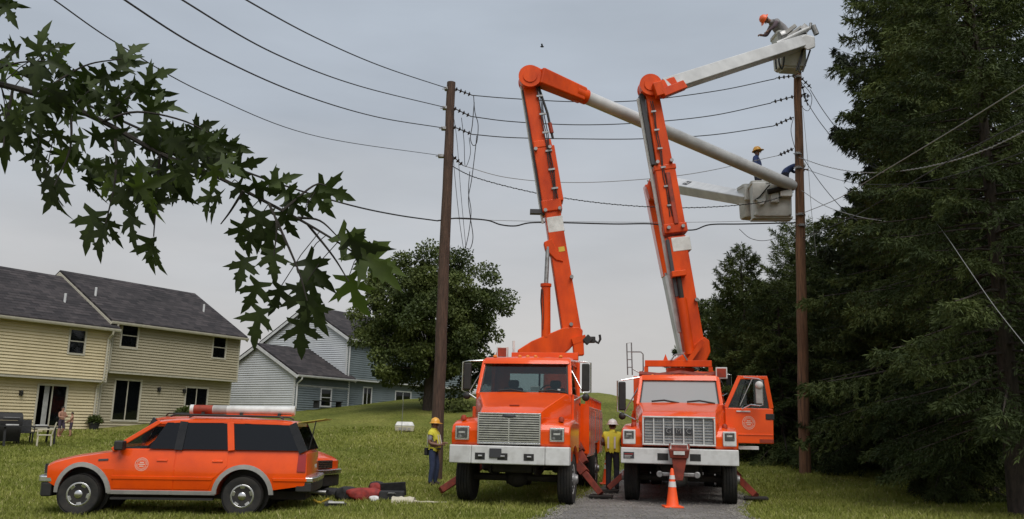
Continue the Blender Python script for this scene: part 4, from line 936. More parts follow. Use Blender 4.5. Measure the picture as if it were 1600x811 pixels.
        for k in range(7):
            xc = -x + (k + .5) * 2 * x / 7
            pn = MB().box(xc - x / 7 + .012, xc + x / 7 - .012, .09, .14, z0, z1).build('grille_panel', 'grille_mesh', g)
            for i in range(9):
                z = z0 + (i + .5) * (z1 - z0) / 9; MB().box(xc - x / 7 + .016, xc + x / 7 - .016, .07, .092, z - .010, z + .010).build('grille_slat', 'plastic_grey', pn)
            if k: MB().box(xc - x / 7 - .012, xc - x / 7 + .012, .04, .14, z0, z1).build('grille_divider', 'white_paint', g)
        for ch, xx in (('G', -.205), ('M', 0), ('C', .205)):
            MB().box(xx - .09, xx + .09, .045, .068, 1.43, 1.56).build('badge_plate', 'decal_dark', g)
            txt(ch, .15, Matrix.Translation((xx, .041, 1.495)) @ Matrix.Rotation(R(90), 4, 'X'), 'badge_letter', 'steel', g)
    # cab
    z0c = 1.02; yb = 3.45; zt = zR - (.14 if A else .075)
    tw = chw - .09
    MB().box(-chw + .03, chw - .03, yW, yb, z0c - .15, z0c + .12).build('cab_floor', 'orange_dull', rt)
    MB().box(-chw + .02, chw - .02, yW - .02, yW + .16, z0c, zW - .03).build('cowl', 'orange', rt)
    rw = MB(); wx0, wx1, wz0, wz1 = (-.62, .80, 2.34, 2.78) if A else (-.6, .6, 2.2, 2.6)
    rw.box(-chw, chw, yb - .05, yb, z0c, wz0).box(-chw, chw, yb - .05, yb, wz1, zR - .05).box(-chw, wx0, yb - .05, yb, wz0, wz1).box(wx1, chw, yb - .05, yb, wz0, wz1)
    rw.build('cab_back', 'orange', rt)
    MB().box(wx0, wx1, yb - .03, yb - .022, wz0, wz1).build('rear_window', 'clear_glass', rt)
    MB().box(-.02 + .1, .02 + .1, yb - .06, yb - .02, wz0, wz1).build('window_bar', 'black', rt)
    yT = yW + (.36 if A else .50)
    rr = []
    for (y, hw, z) in ((yT - .10, tw - .02, zt - .01), (yT - .02, tw + .02, zt + .07), (yT + .15, tw + .03, zR - .03), (yT + .6, tw + .04, zR), (yb - .05, tw + .04, zR - .01), (yb + .02, tw + .02, zR - .05)):
        rr.append([(-hw, y, zt - .05), (-hw - .01, y, z - .05), (-hw + .06, y, z), (0, y, z + .015), (hw - .06, y, z), (hw + .01, y, z - .05), (hw, y, zt - .05)])
    MB().loft(rr).build('cab_roof', 'orange', rt, ang=45)
    for xx in ((-.75, -.18, 0, .18, .75) if A else (-.62, -.14, 0, .14, .62)):
        MB().lathe([(.045, 0), (.045, .03), (.02, .05), (.005, .052)], (xx, yT + .12, zR - .03), (0, 0, 1), 10).build('clearance_lamp', 'amber', rt)
    for sg in (-1, 1):
        MB().beam((sg * (chw - .035), yW + .01, zW - .06), (sg * (tw - .01), yT, zt + .02), .085, .09, up=(0, 1, 0)).build('windshield_pillar', 'orange', rt, bevel=.02)
        MB().beam((sg * (chw - .04), yb - .10, zW - .1), (sg * tw, yb - .10, zt + .02), .07, .12, up=(0, 1, 0)).build('rear_pillar', 'orange', rt)
        if A or sg < 0:
            d_ = MB().box(sg * chw - .03, sg * chw + .03, yW + .16, yb - .12, z0c + .06, zW - .02).build('door', 'orange', rt, bevel=.012)
            MB().box(sg * (chw + .03) - .012, sg * (chw + .03) + .012, yb - .40, yb - .22, zW - .22, zW - .17).build('handle', 'black', d_)
            emblem(d_, (sg * (chw + .031), (yW + yb) / 2, 1.75), (sg, 0, 0), .16)
            b = MB(); b.loft([[(sg * (chw - .045), yW + .2, zW - .02), (sg * (chw - .045), yb - .15, zW - .02), (sg * (tw - .0), yb - .15, zt), (sg * tw, yT + .08, zt)], [(sg * (chw - .037), yW + .2, zW - .02), (sg * (chw - .037), yb - .15, zW - .02), (sg * (tw + .008), yb - .15, zt), (sg * (tw + .008), yT + .08, zt)]])
            b.build('door_glass', 'clear_glass', d_)
        # seats
        s_ = .50 * sg; b = MB(); b.box(s_ - .24, s_ + .24, yb - .75, yb - .2, 1.5, 1.72).beam((s_, yb - .25, 1.7), (s_, yb - .16, zW + .18), .46, .14).beam((s_, yb - .16, zW + .18), (s_, yb - .14, zW + .36), .26, .10)
        b.build('seat', 'fabric_dark', rt, bevel=.05)
        # mirrors
        mxx = 1.33 if A else 1.32; mz0, mz1 = (2.32, 2.92) if A else (1.95, 2.62); my = yW + .28
        if A or sg < 0:
            b = MB(); b.tube([(sg * (tw), yT - .02, zt + .02), (sg * (mxx - .02), my, mz1 + .04), (sg * (mxx + .11), my, mz1 + .02), (sg * (mxx + .11), my, mz0 - .02), (sg * mxx, my, mz0 - .06), (sg * (chw), yW + .2, mz0 - .22)], .018, 8)
            b.tube([(sg * (mxx - .05), my, mz0 - .04), (sg * tw, yT + .02, zt - .12)], .014, 8); b.build('mirror_arm', 'chrome', rt)
            m_ = MB().box(sg * mxx - .085, sg * mxx + .085, my - .05, my + .05, mz0, mz1).build('mirror', 'black', rt, bevel=.03)
            MB().box(sg * mxx - .07, sg * mxx + .07, my + .051, my + .055, mz0 + .05, mz1 - .05).build('mirror_glass', 'mirror', m_)
            MB().ell((sg * mxx, my, mz0 - .13), (.085, .06, .085), 14, 8).build('spot_mirror', 'black', rt)
    # windshield + wipers + dash + wheel
    b = MB(); q = [(-(chw - .09), yW + .0, zW - .04), (chw - .09, yW + .0, zW - .04), (tw - .06, yT - .005, zt - .0), (-(tw - .06), yT - .005, zt - .0)]
    b.loft([q, [(x, y + .008, z) for x, y, z in q]]); ws = b.build('windshield', 'windshield' if A else 'windshield_sky_sheen', rt)
    b = MB()
    for i in range(4):
        p_, q2 = Vector(q[i]), Vector(q[(i + 1) % 4]); b.beam(p_ + Vector((0, -.006, 0)), q2 + Vector((0, -.006, 0)), .035, .02, up=(0, 1, 0))
    b.build('windshield_seal', 'black', ws)
    for x0 in ((-.55, .35) if A else (-.62, .18)):
        MB().tube([(x0, yW - .06, zW + .03), (x0 + .28, yW - .035, zW + .06), (x0 + .62, yW - .06, zW + .0)], .02, 6).build('wiper', 'black', rt)
    MB().box(-chw + .05, chw - .05, yW + .17, yW + .5, zW - .35, zW - .02).build('dashboard', 'black', rt, bevel=.05)
    b = MB(); c = Vector((.48, yW + .62, zW + .02)); u = Vector((1, 0, 0)); v = Vector((0, .5, .85)).normalized()
    b.tube([c + (u * math.cos(t) + v * math.sin(t)) * .22 for t in np.linspace(0, 2 * math.pi, 21)], .016, 6); b.build('steering_wheel', 'black', rt)
    if A:
        MB().box(.14, .34, yW + .09, yW + .10, zW + .04, zW + .14).build('dash_card', 'white_paint', rt); MB().box(.74, .80, yW + .05, yW + .055, zW + .03, zW + .09).build('inspection_sticker', 'white_paint', ws)
    # chassis
    for sg in (-1, 1): MB().box(sg * .43 - .04, sg * .43 + .04, .28, 8.6, .78, 1.02).build('frame_rail', 'chassis', rt)
    MB().cyl((-1.0, 1.15, .50), (1.0, 1.15, .50), .075, n=10).build('front_axle', 'chassis', rt)
    MB().ell((.0 if A else -.05, 1.15, .50), (.24, .2, .2), 14, 8).build('differential', 'chassis' if A else 'steel', rt)
    MB().cyl((-1.0, 6.6, .50), (1.0, 6.6, .50), .10, n=10).build('rear_axle', 'chassis', rt)
    for sg in (-1, 1):
        for k in range(3): MB().tube([(sg * .45, .5, .72 - .04 * k), (sg * .45, 1.15, .60 - .03 * k), (sg * .45, 1.8, .72 - .04 * k)], .03, 5).build('leaf_spring', 'chassis', rt)
    MB().box(-.42, .42, .5, 3.4, .62, 1.16).build('engine_pan', 'chassis', rt, bevel=.06)
    for sg in (-1, 1): MB().box(sg * .55 if sg > 0 else -1.02, 1.02 if sg > 0 else -.55, 2.3, 3.5, .55, .98).build('fuel_tank', 'chassis', rt, bevel=.08)
    # utility body
    MB().box(-1.16, 1.16, 3.75, 8.5, 1.02, 1.12).build('deck', 'orange_dull', rt)
    for sg in (-1, 1):
        a_, c_ = (sg * .74, sg * 1.2) if sg > 0 else (-1.2, -.74)
        top = 2.06 if A else 2.0
        for y0, y1, z0 in ((3.78, 5.9, .86), (5.95, 7.25, 1.16), (7.3, 8.5, .86)):
            bx = MB().box(a_, c_, y0, y1, z0, top).build('side_box', 'orange', rt, bevel=.015)
            n_ = 3 if y1 - y0 > 1.8 else 2
            for k in range(n_):
                ya = y0 + .04 + k * (y1 - y0 - .04) / n_; yc = ya + (y1 - y0 - .04) / n_ - .04
                dr = MB().box(sg * 1.2 - .002 if sg > 0 else -1.222, 1.222 if sg > 0 else -1.198, ya, yc, z0 + .05, top - .08).build('compartment_door', 'orange', bx, bevel=.006)
                MB().box(sg * 1.228 - .01, sg * 1.228 + .01, (ya + yc) / 2 - .06, (ya + yc) / 2 + .06, top - .28, top - .22).build('latch', 'steel', dr)
        for y in np.arange(4.0, 8.5, .55): MB().box(sg * 1.16 - .02, sg * 1.16 + .02, y - .03, y + .03, top, top + .22).build('rail_post', 'orange', rt)
        MB().box(sg * 1.16 - .025, sg * 1.16 + .025, 3.8, 8.5, top + .20, top + .25).build('top_rail', 'orange', rt)
    return rt
YAW = R(-10.5)
pA = at(793, 712, 16.8); LA = Vector((pA.x, 16.8, H(pA.x, 17.7) + .02))
tA = bucket_truck('bucket_truck', 'left orange bucket truck with horizontal chrome grille bars and a tall cab', LA, YAW, 'A')
pB = at(1061, 715, 17.8); LB = Vector((pB.x, 17.8, H(pB.x, 18.7) + .03))
tB = bucket_truck('bucket_truck', 'right orange bucket truck with lettered grille and its driver door swung open', LB, R(-12), 'B')
pc = at(1085, 590, 37.); PC_ = Vector((pc.x, 37, 0)); yC = R(-13)
LC = Vector((pc.x - math.sin(-yC) * 6.2, 37 - math.cos(yC) * 6.2, 0)); LC.z = H(LC.x, LC.y + 3)
tC = copy_tree(tA); tC.location = LC; tC.rotation_euler.z = yC; tag(tC, 'third bucket truck parked hidden behind the right one, its boom showing', 'truck', 'orange bucket trucks')

# --- extras of the left truck (own frame)
for sg in (-1, 1): MB().box(sg * .95 - .05, sg * .95 + .05, 3.58, 3.68, 1.1, 3.30).build('rack_post', 'orange', tA)
MB().box(-.62, 1.0, 3.57, 3.69, 3.14, 3.30).build('rack_bar', 'orange', tA, bevel=.01)
MB().box(-.62, 1.0, 3.60, 3.66, 2.92, 2.98).build('rack_bar', 'orange', tA)
MB().cyl((-.55, 3.6, 2.9), (-.58, 3.6, 3.58), .03, n=8).build('antenna_post', 'white_paint', tA)
strobe(tA, (-.85, 3.55, 3.30))
pn = MB().box(-1.62, -1.14, 3.9, 3.93, 1.42, 2.0).build('open_compartment_door', 'orange', tA, bevel=.01)
MB().box(-1.46, -1.40, 3.885, 3.90, 1.66, 1.74).build('latch', 'orange_dull', pn); MB().box(-1.28, -1.20, 3.885, 3.90, 1.66, 1.74).build('latch', 'orange_dull', pn)
MB().box(.80, 1.26, 3.70, 3.75, .95, 2.10).build('body_bulkhead', 'orange', tA)
def outrigger(rt, p0, p1, pad=True, w_=.15):
    o_ = MB().beam(p0, p1, w_, .17, w_ * .85, .15, up=(0, 1, 0)).build('outrigger', 'red_steel', rt, bevel=.012)
    p0 = Vector(p0); p1 = Vector(p1); m_ = p0.lerp(p1, .25)
    MB().beam(p0 + (p0 - p1).normalized() * .15, p0.lerp(p1, .55), w_ * 1.35, .22, up=(0, 1, 0)).build('outrigger_housing', 'red_steel', o_, bevel=.012)
    if pad:
        MB().box(p1.x - .26, p1.x + .26, p1.y - .22, p1.y + .22, p1.z - .07, p1.z - .02).build('outrigger_pad', 'chassis', o_, bevel=.015)
outrigger(tA, (-.75, 3.0, .95), (-1.85, 2.0, .12), False, .17)
outrigger(tA, (.75, 3.4, 1.05), (1.60, 2.9, .10), True); outrigger(tA, (.9, 3.5, 1.25), (1.2, 3.3, .75), False, .2)
outrigger(tB, (-.75, 3.4, 1.0), (-1.75, 3.0, .10), True); outrigger(tB, (.8, 3.4, .95), (1.66, 2.2, .11), True, .17)
# --- extras of the right truck: open door, ladder rail, front winch, strobe, rack
d_ = MB(); zb, zs, zt = 1.26, 2.05, 2.78; th = .05
Md = Matrix.Translation((1.0, 1.86, 0)) @ Matrix.Rotation(R(15), 4, 'Z')
def dv(poly, y0=0., y1=th): return [[Md @ Vector((x, y0, z)) for x, z in poly], [Md @ Vector((x, y1, z)) for x, z in poly]]
d_.loft(dv([(0.03, zb), (1.13, zb), (1.15, zs), (.02, zs)])); door = d_.build('open_door', 'orange', tB, bevel=.02, seg=3)
b = MB(); b.beam(Md @ Vector((.05, .025, zs)), Md @ Vector((.38, .025, zt - .04)), .09, .05).beam(Md @ Vector((.34, .025, zt - .04)), Md @ Vector((1.04, .025, zt - .03)), .08, .052).beam(Md @ Vector((1.00, .025, zt - .03)), Md @ Vector((1.11, .025, zs)), .10, .048)
b.build('door_frame', 'orange', door, bevel=.012)
MB().loft(dv([(.10, zs), (1.05, zs), (.98, zt - .07), (.42, zt - .07)], .02, .028)).build('door_glass', 'clear_glass', door)
MB().loft(dv([(.96, 1.80), (1.16, 1.80), (1.16, 1.93), (.96, 1.93)], -.02, .0)).build('door_latch', 'black', door, bevel=.01)
MB().loft(dv([(.04, 1.44), (1.12, 1.44), (1.12, 1.47), (.04, 1.47)], -.015, .0)).build('door_crease', 'orange', door, bevel=.006)
MB().loft(dv([(.80, 1.28), (1.12, 1.28), (1.12, 1.36), (.80, 1.36)], -.006, .0)).build('door_sticker', 'orange_dull', door)
MB().loft(dv([(.28, 1.96), (.60, 1.96), (.60, 1.99), (.28, 1.99)], -.03, .0)).build('arm_rest', 'white_paint', door)
nn = (Md.to_3x3() @ Vector((0, -1, 0))); emblem(door, Md @ Vector((.56, -.002, 1.72)), nn, .15)
b = MB(); b.tube([Md @ Vector(v) for v in ((.40, -.05, 2.02), (.55, -.22, 2.12), (.72, -.30, 2.10), (.80, -.30, 2.12), (.80, -.30, 2.66), (.72, -.30, 2.70), (.45, -.1, 2.74))], .016, 8)
b.tube([Md @ Vector(v) for v in ((.36, -.04, 2.10), (.62, -.2, 2.72))], .012, 6); b.build('mirror_arm', 'chrome', door)
b = MB(); b.beam(Md @ Vector((.72, -.30, 2.14)), Md @ Vector((.72, -.30, 2.60)), .15, .06); mr_ = b.build('mirror', 'plastic_grey', door, bevel=.02)
MB().ell(Md @ Vector((.72, -.33, 2.56)), (.09, .05, .09), 12, 7).build('spot_mirror', 'white_paint', door)
MB().box(1.0, 1.75, 2.05, 2.2, 1.12, 1.20).build('step', 'white_paint', tB, bevel=.01)
strobe(tB, (1.02, 3.3, 2.93), .14)
MB().box(-.86, .80, 3.58, 3.70, 3.10, 3.26).build('rack_bar', 'orange_boom', tB, bevel=.01)
for sg in (-1, 1): MB().box(sg * .80 - .05 - .03, sg * .80 + .05 - .03, 3.59, 3.69, 1.1, 3.10).build('rack_post', 'orange_boom', tB)
MB().tube([(-1.0, 3.5, 2.90), (-.5, 3.5, 2.86), (0, 3.5, 2.93), (.6, 3.5, 2.86), (1.0, 3.5, 2.93)], .075, 8).build('hose_bundle', 'red_steel', tB)
MB().tube([(-.2, 3.55, 3.26), (-.1, 3.55, 3.40), (.1, 3.55, 3.42), (.2, 3.55, 3.26)], .02, 6).build('lift_eye', 'steel', tB)
MB().prism([(-.40, 3.26), (-.34, 3.42), (-.28, 3.26)], 'y', 3.6, 3.66).build('rack_gusset', 'orange', tB)
MB().box(-1.16, -.80, 3.7, 4.3, 1.9, 2.86).build('tool_locker', 'orange', tB, bevel=.02)
b = MB(); b.tube([(-1.32, 3.9, 2.9), (-1.34, 3.9, 3.72), (-1.22, 3.9, 3.74), (-1.20, 3.9, 2.9)], .017, 6)
b.tube([(-1.22, 3.9, 3.5), (-.98, 3.9, 3.5), (-.92, 3.9, 3.44), (-.92, 3.9, 3.02), (-1.0, 3.9, 2.95), (-1.18, 3.9, 3.05)], .017, 6)
for z in (3.1, 3.3, 3.5): b.cyl((-1.33, 3.9, z), (-1.21, 3.9, z), .012, n=6)
b.build('access_ladder', 'steel', tB)
wn = MB().loft([[(-.17, -.42, .96), (.19, -.42, .96), (.19, -.02, .96), (-.17, -.02, .96)], [(-.20, -.46, 1.12), (.22, -.46, 1.12), (.22, -.0, 1.12), (-.20, -.0, 1.12)], [(-.20, -.40, 1.20), (.22, -.40, 1.20), (.22, -.0, 1.24), (-.20, -.0, 1.24)]]).build('front_winch', 'red_steel', tB, bevel=.015)
MB().loft([[(-.09, -.36, .52), (.07, -.36, .52), (.07, -.2, .52), (-.09, -.2, .52)], [(-.14, -.38, .96), (.16, -.38, .96), (.16, -.12, .96), (-.14, -.12, .96)]]).build('winch_chute', 'red_steel', wn, bevel=.012)
b = MB(); b.tube([(-.16, -.44, 1.14), (-.15, -.44, 1.235), (.17, -.44, 1.235), (.18, -.44, 1.14)], .016, 6); b.box(-.1, .12, -.462, -.44, 1.03, 1.10); b.build('winch_guard', 'white_paint', wn)
b = MB(); b.box(-.42, .40, -.02, .12, .58, .66); b.cyl((-.40, -.04, .62), (-.40, .1, .62), .07, n=10); b.cyl((.36, -.04, .62), (.36, .1, .62), .07, n=10); b.build('tow_bar', 'steel', tB, bevel=.02)

# --- booms (world points, stored in each truck's frame)
def lerp(a_, b_, t): return a_ + (b_ - a_) * t
def turret(rt, polypx, Y, depth, name='turret'):
    b_ = MB(); vs = [at(x, y, Y) for x, y in polypx]; d = Vector((0, depth / 2, 0)); b_.loft([[v - d for v in vs], [v + d for v in vs]]); return world_part(b_, name, 'orange_boom', rt, bevel=.03)
def drum(rt, c, r, w_, name='elbow_drum', m_='orange_boom'):
    c = Vector(c); b_ = MB(); b_.lathe([(r * .55, -w_ / 2 - .03), (r * .6, -w_ / 2 - .03), (r * .62, -w_ / 2), (r, -w_ / 2), (r, -w_ / 2 + .05), (r * .94, -w_ / 2 + .06), (r * .94, w_ / 2 - .06), (r, w_ / 2 - .05), (r, w_ / 2), (.05, w_ / 2)], c, (0, 1, 0), 28)
    return world_part(b_, name, m_, rt)
def dress(rt, side, t0, t1, n_=3):
    """hydraulic lines, clips, pins and small decals along the lower boom"""
    for k in range(n_):
        o0 = lt * (side + .045 * k) + Vector((0, -.30 - .01 * k, 0)); pts = [lerp(P0, P1, t0 + (t1 - t0) * i / 9) + o0 + lt * (.018 * math.sin(i * 2.1 + k)) for i in range(10)]
        world_part(MB().tube(pts, .014, 6), 'hydraulic_line', 'black', rt)
    for t in np.linspace(t0 + .04, t1 - .04, 6): world_part(MB().beam(lerp(P0, P1, t) + lt * (side - .05) + Vector((0, -.31, 0)), lerp(P0, P1, t) + lt * (side + .045 * n_) + Vector((0, -.31, 0)), .05, .05), 'line_clip', 'steel', rt)
    for t, o_ in ((.46, -.2), (.46, .2), (.70, -.2), (.70, .2), (.03, .0), (.2, -.22)):
        c_ = lerp(P0, P1, t) + lt * o_; world_part(MB().lathe([(.05, -.40), (.05, .36)], c_, (0, 1, 0), 10), 'boom_pin', 'steel', rt)
    for t in (.16, .30): world_part(MB().beam(lerp(P0, P1, t) - lt * .08 + Vector((0, -.262, 0)), lerp(P0, P1, t + .018) - lt * .08 + Vector((0, -.262, 0)), .17, .012), 'warning_decal', 'white_paint' if t < .2 else 'yellow', rt)
YA = 22.7
P0, P1 = at(893, 522, YA), at(829, 124, YA + .2); ax = (P1 - P0).normalized(); lt = Vector((-ax.z, 0, ax.x))      # lt: to the viewer's left of the boom
lt = -lt if lt.x > 0 else lt
cb = frame(LA, YAW) @ Vector((.2, 6.1, 0)); b = MB(); b.cyl((cb.x, cb.y, LA.z + .95), (cb.x, cb.y, P0.z - .65), .42, .38, 20); world_part(b, 'pedestal', 'orange_boom', tA)
turret(tA, [(808, 549), (830, 535), (868, 519), (880, 514), (903, 513), (909, 518), (908, 531), (897, 538), (890, 546), (878, 556), (812, 556)], YA, .72)
world_part(MB().beam(at(894, 534, YA - .4), at(915, 528, YA - .4), .16, .22), 'winch_arm', 'orange_boom', tA)
world_part(MB().beam(at(903, 534, YA - .35), at(904, 556, YA - .35), .28, .3), 'turret_foot', 'orange_boom', tA, bevel=.03)
b = MB(); b.beam(at(910, 531, YA - .4), at(930, 531, YA - .4), .16, .2); b.beam(at(914, 527, YA - .45), at(922, 535, YA - .45), .22, .16); world_part(b, 'jib_winch', 'black', tA, bevel=.02)
b = MB(); b.tube([at(928, 532, YA - .4), at(935, 536, YA - .4), at(938, 530, YA - .4), at(937, 523, YA - .4)], .035, 8); world_part(b, 'hook', 'black', tA)
def seg(rt, t0, t1, w0, h0, w1, h1, nm, m_, off=0., dy=0., bv=.03):
    o_ = lt * off + Vector((0, dy, 0)); b_ = MB(); b_.beam(lerp(P0, P1, t0) + o_, lerp(P0, P1, t1) + o_, w0, h0, w1, h1); return world_part(b_, nm, m_, rt, bevel=bv)
lb = seg(tA, -.02, .475, 0.504, .56, 0.437, .50, 'lower_boom', 'orange_boom')
seg(tA, .375, .435, 0.454, .52, 0.449, .515, 'white_band', 'white_paint', -.02, 0, .02)
seg(tA, .455, .50, 0.554, .60, 0.554, .60, 'boom_collar', 'orange_boom')
seg(tA, .48, .73, 0.420, .56, 0.420, .56, 'boom_sleeve', 'orange_boom', .04)
seg(tA, .49, .71, 0.185, .46, 0.168, .46, 'boom_channel', 'orange_boom', -.26, -.06)
seg(tA, .705, .735, 0.521, .60, 0.504, .58, 'boom_collar', 'orange_boom', -.02)
seg(tA, .72, .97, 0.386, .48, 0.420, .48, 'upper_boom_section', 'orange_boom', .06)
b = MB(); b.cyl(lerp(P0, P1, .42) + lt * .31 + Vector((0, -.1, 0)), lerp(P0, P1, .97) + lt * .31 + Vector((0, -.1, 0)), .035, n=8); world_part(b, 'leveling_rod', 'white_paint', tA)
seg(tA, .45, .95, 0.084, .12, 0.084, .12, 'boom_shield', 'decal_dark', .27, -.12, .0)
b = MB(); b.tube([lerp(P0, P1, .96) - lt * .16 + Vector((0, -.25, 0)), lerp(P0, P1, .84) - lt * .30 + Vector((0, -.25, 0)), lerp(P0, P1, .74) - lt * .34 + Vector((0, -.2, 0))], .035, 8); world_part(b, 'hydraulic_hose', 'black', tA)
b = MB(); b.cyl(lerp(P0, P1, .80) - lt * .315 + Vector((0, -.24, 0)), lerp(P0, P1, .76) - lt * .335 + Vector((0, -.22, 0)), .06, n=10); world_part(b, 'hose_clamp', 'orange_dull', tA)
b = MB(); b.box(0, .32, -.1, .1, 0, .12); b.v = [tuple(Vector(v) + lerp(P0, P1, .465) + lt * .62 + Vector((0, -.1, -.02))) for v in b.v]; world_part(b, 'boom_rest', 'decal_dark', tA)
dress(tA, -.20, .50, .95)
# lift cylinder
ca, cb_, cc = at(853, 527, YA - .25), at(853, 448, YA - .25), at(856, 386, YA - .2)
lc = world_part(MB().cyl(ca, cb_, .125, n=16), 'lift_cylinder', 'orange_boom', tA); world_part(MB().cyl(cb_, cb_ + Vector((0, 0, .08)), .15, n=16), 'cylinder_cap', 'orange_boom', tA)
world_part(MB().cyl(cb_, cc, .06, n=12), 'cylinder_rod', 'steel', tA)
turret(tA, [(849, 380), (862, 374), (880, 411), (868, 408), (852, 392)], YA - .1, .3, 'cylinder_bracket')
b = MB(); b.tube([at(846, 452, YA - .3), at(845, 470, YA - .3), at(847, 500, YA - .3), at(849, 520, YA - .3)], .016, 6); b.tube([at(848, 452, YA - .35), at(850, 485, YA - .35), at(848, 515, YA - .35)], .014, 6); world_part(b, 'hydraulic_hose', 'black', tA)
drum(tA, at(828, 124, YA - .02), .33, .52); 
turret(tA, [(811, 128), (813, 112), (822, 107), (838, 108), (852, 115), (851, 130), (840, 139), (828, 136)], YA + .05, .42, 'elbow_casting')
U0, U1 = at(846, 122, YA - .1), at(1240, 291, 27.0)
t1 = .145
world_part(MB().beam(U0 + (U0 - U1) * .01, lerp(U0, U1, t1), .50, .46, .42, .42), 'upper_boom_base', 'orange_boom', tA, bevel=.05)
world_part(MB().cyl(lerp(U0, U1, t1 - .03), lerp(U0, U1, t1 + .012), .235, .225, 20), 'boom_collar', 'orange_boom', tA)
world_part(MB().tube([lerp(U0, U1, t) for t in (t1 + .005, .4, .7, .98, 1.0)], [.20, .20, .20, .205, .17], 24), 'upper_boom', 'white_boom', tA)
# right truck
YB = 22.7
P0, P1 = at(1087, 563, YB), at(1014, 136, YB + .1); ax = (P1 - P0).normalized(); lt = Vector((-ax.z, 0, ax.x)); lt = -lt if lt.x > 0 else lt
cb = frame(LB, R(-12)) @ Vector((0, 5.4, 0)); b = MB(); b.cyl((cb.x, cb.y, LB.z + .95), (cb.x, cb.y, P0.z - .2), .42, .38, 20); world_part(b, 'pedestal', 'orange_boom', tB)
turret(tB, [(1045, 567), (1062, 556), (1075, 543), (1096, 528), (1104, 534), (1106, 552), (1098, 568)], YB, .7)
world_part(MB().beam(at(1072, 570, YB - .5), at(1098, 533, YB - .5), .12, .12), 'turret_brace', 'orange_boom', tB)
seg(tB, -.01, .43, 0.521, .54, 0.504, .54, 'lower_boom', 'orange_boom')
seg(tB, .375, .425, 0.521, .56, 0.521, .56, 'white_band', 'white_paint', -.09, 0, .02)
seg(tB, .44, .475, 0.655, .64, 0.655, .64, 'boom_collar', 'orange_boom')
seg(tB, .45, .68, 0.588, .60, 0.571, .58, 'boom_sleeve', 'orange_boom')
seg(tB, .47, .66, 0.134, .1, 0.134, .1, 'boom_channel', 'orange_dull', -.04, -.30)
seg(tB, .67, .69, 0.622, .62, 0.622, .62, 'boom_collar', 'orange_boom')
seg(tB, .68, .96, 0.470, .50, 0.386, .46, 'upper_boom_section', 'orange_boom', -.02)
seg(tB, .70, .97, 0.101, .3, 0.118, .3, 'boom_shield', 'decal_dark', .28, -.02, 0)
seg(tB, .22, .42, 0.084, .1, 0.084, .1, 'boom_shield', 'decal_dark', .27, -.26, 0)
b = MB(); b.beam(lerp(P0, P1, .10) + lt * .31, lerp(P0, P1, .96) + lt * .37, .09, .09); world_part(b, 'leveling_rod', 'white_paint', tB, bevel=.02)
dress(tB, .04, .50, .93, 2)
ca = lerp(P0, P1, .02) + lt * .20 + Vector((0, -.35, 0)); cb_ = lerp(P0, P1, .21) + lt * .17 + Vector((0, -.35, 0)); cc = lerp(P0, P1, .295) + lt * .15 + Vector((0, -.33, 0))
world_part(MB().cyl(ca, cb_, .13, n=14), 'lift_cylinder', 'orange_boom', tB); world_part(MB().cyl(cb_, cc, .065, n=12), 'cylinder_rod', 'chassis', tB); world_part(MB().beam(cc + lt * .2, cc - lt * .2, .16, .3), 'cylinder_bracket', 'orange_boom', tB, bevel=.02)
drum(tB, at(1015, 137, YB - .02), .32, .5)
turret(tB, [(1000, 148), (1000, 130), (1006, 122), (1016, 120), (1026, 123), (1031, 132), (1031, 150)], YB + .05, .4, 'elbow_casting')
U0, U1 = at(1022, 143, YB - .3), at(1262, 56, 26.0)
world_part(MB().beam(at(1022, 143, YB - .35), at(1036, 139, YB - .35), .42, .3), 'elbow_bracket', 'orange_boom', tB, bevel=.03)
world_part(MB().beam(at(1034, 147, YB - .42), at(1069, 133, YB - .1), .26, .2), 'elbow_link', 'orange_boom', tB, bevel=.03)
world_part(MB().beam(at(1026, 136, YB - .3), at(1054, 128, YB), .26, .2), 'elbow_link', 'orange_boom', tB, bevel=.03)
world_part(MB().beam(at(1035, 137, YB - .1), at(1256, 66, 25.9), .40, .40, .40, .40), 'upper_boom', 'white_boom', tB, bevel=.03)
# third truck
P0, P1 = at(1080, 585, 37), at(1016, 283, 36.6); ax = (P1 - P0).normalized(); lt = Vector((-ax.z, 0, ax.x)); lt = -lt if lt.x > 0 else lt
b = MB(); b.cyl((P0.x, 37, LC.z + .95), (P0.x, 37, P0.z), .45, .4, 18); world_part(b, 'pedestal', 'orange_boom', tC)
seg(tC, 0, .52, .7, .6, .66, .6, 'lower_boom', 'white_boom'); seg(tC, .50, .98, .72, .6, .66, .6, 'boom_sleeve', 'orange')
turret(tC, [(1009, 294), (1014, 281), (1024, 281), (1030, 296), (1024, 318), (1014, 312)], 36.2, .5, 'elbow_casting')
world_part(MB().beam(at(1022, 284, 36.4), at(1172, 311, 28.0), .58, .5, .40, .4), 'upper_boom', 'white_boom', tC, bevel=.04)
# dark square maker's mark with pale hourglass on that boom
c = at(1089, 299, 30.9); b = MB(); q = [at(1083, 293, 30.8), at(1095, 295, 30.3), at(1095, 305, 30.3), at(1083, 303, 30.8)]
c0 = lerp(at(1022, 284, 36.4), at(1172, 311, 28.0), .43); axu = (at(1172, 311, 28.0) - at(1022, 284, 36.4)).normalized(); up_ = Vector((0, 1, 0)); up_ = (up_ - axu * up_.dot(axu)).normalized(); rr_ = axu.cross(up_); rr_ = rr_ if rr_.z > 0 else -rr_
fc = c0 - up_ * .235
b = MB().beam(fc - axu * .22, fc + axu * .22, .26, .012, up=up_); mk = world_part(b, 'maker_mark', 'decal_dark', tC)
b = MB(); f2 = fc - up_ * .009
for s_ in (-1, 1): b.add([f2 + axu * .15 * s_ + rr_ * .09, f2 + axu * .15 * s_ - rr_ * .09, f2 + axu * .02 * s_], [(0, 1, 2)])
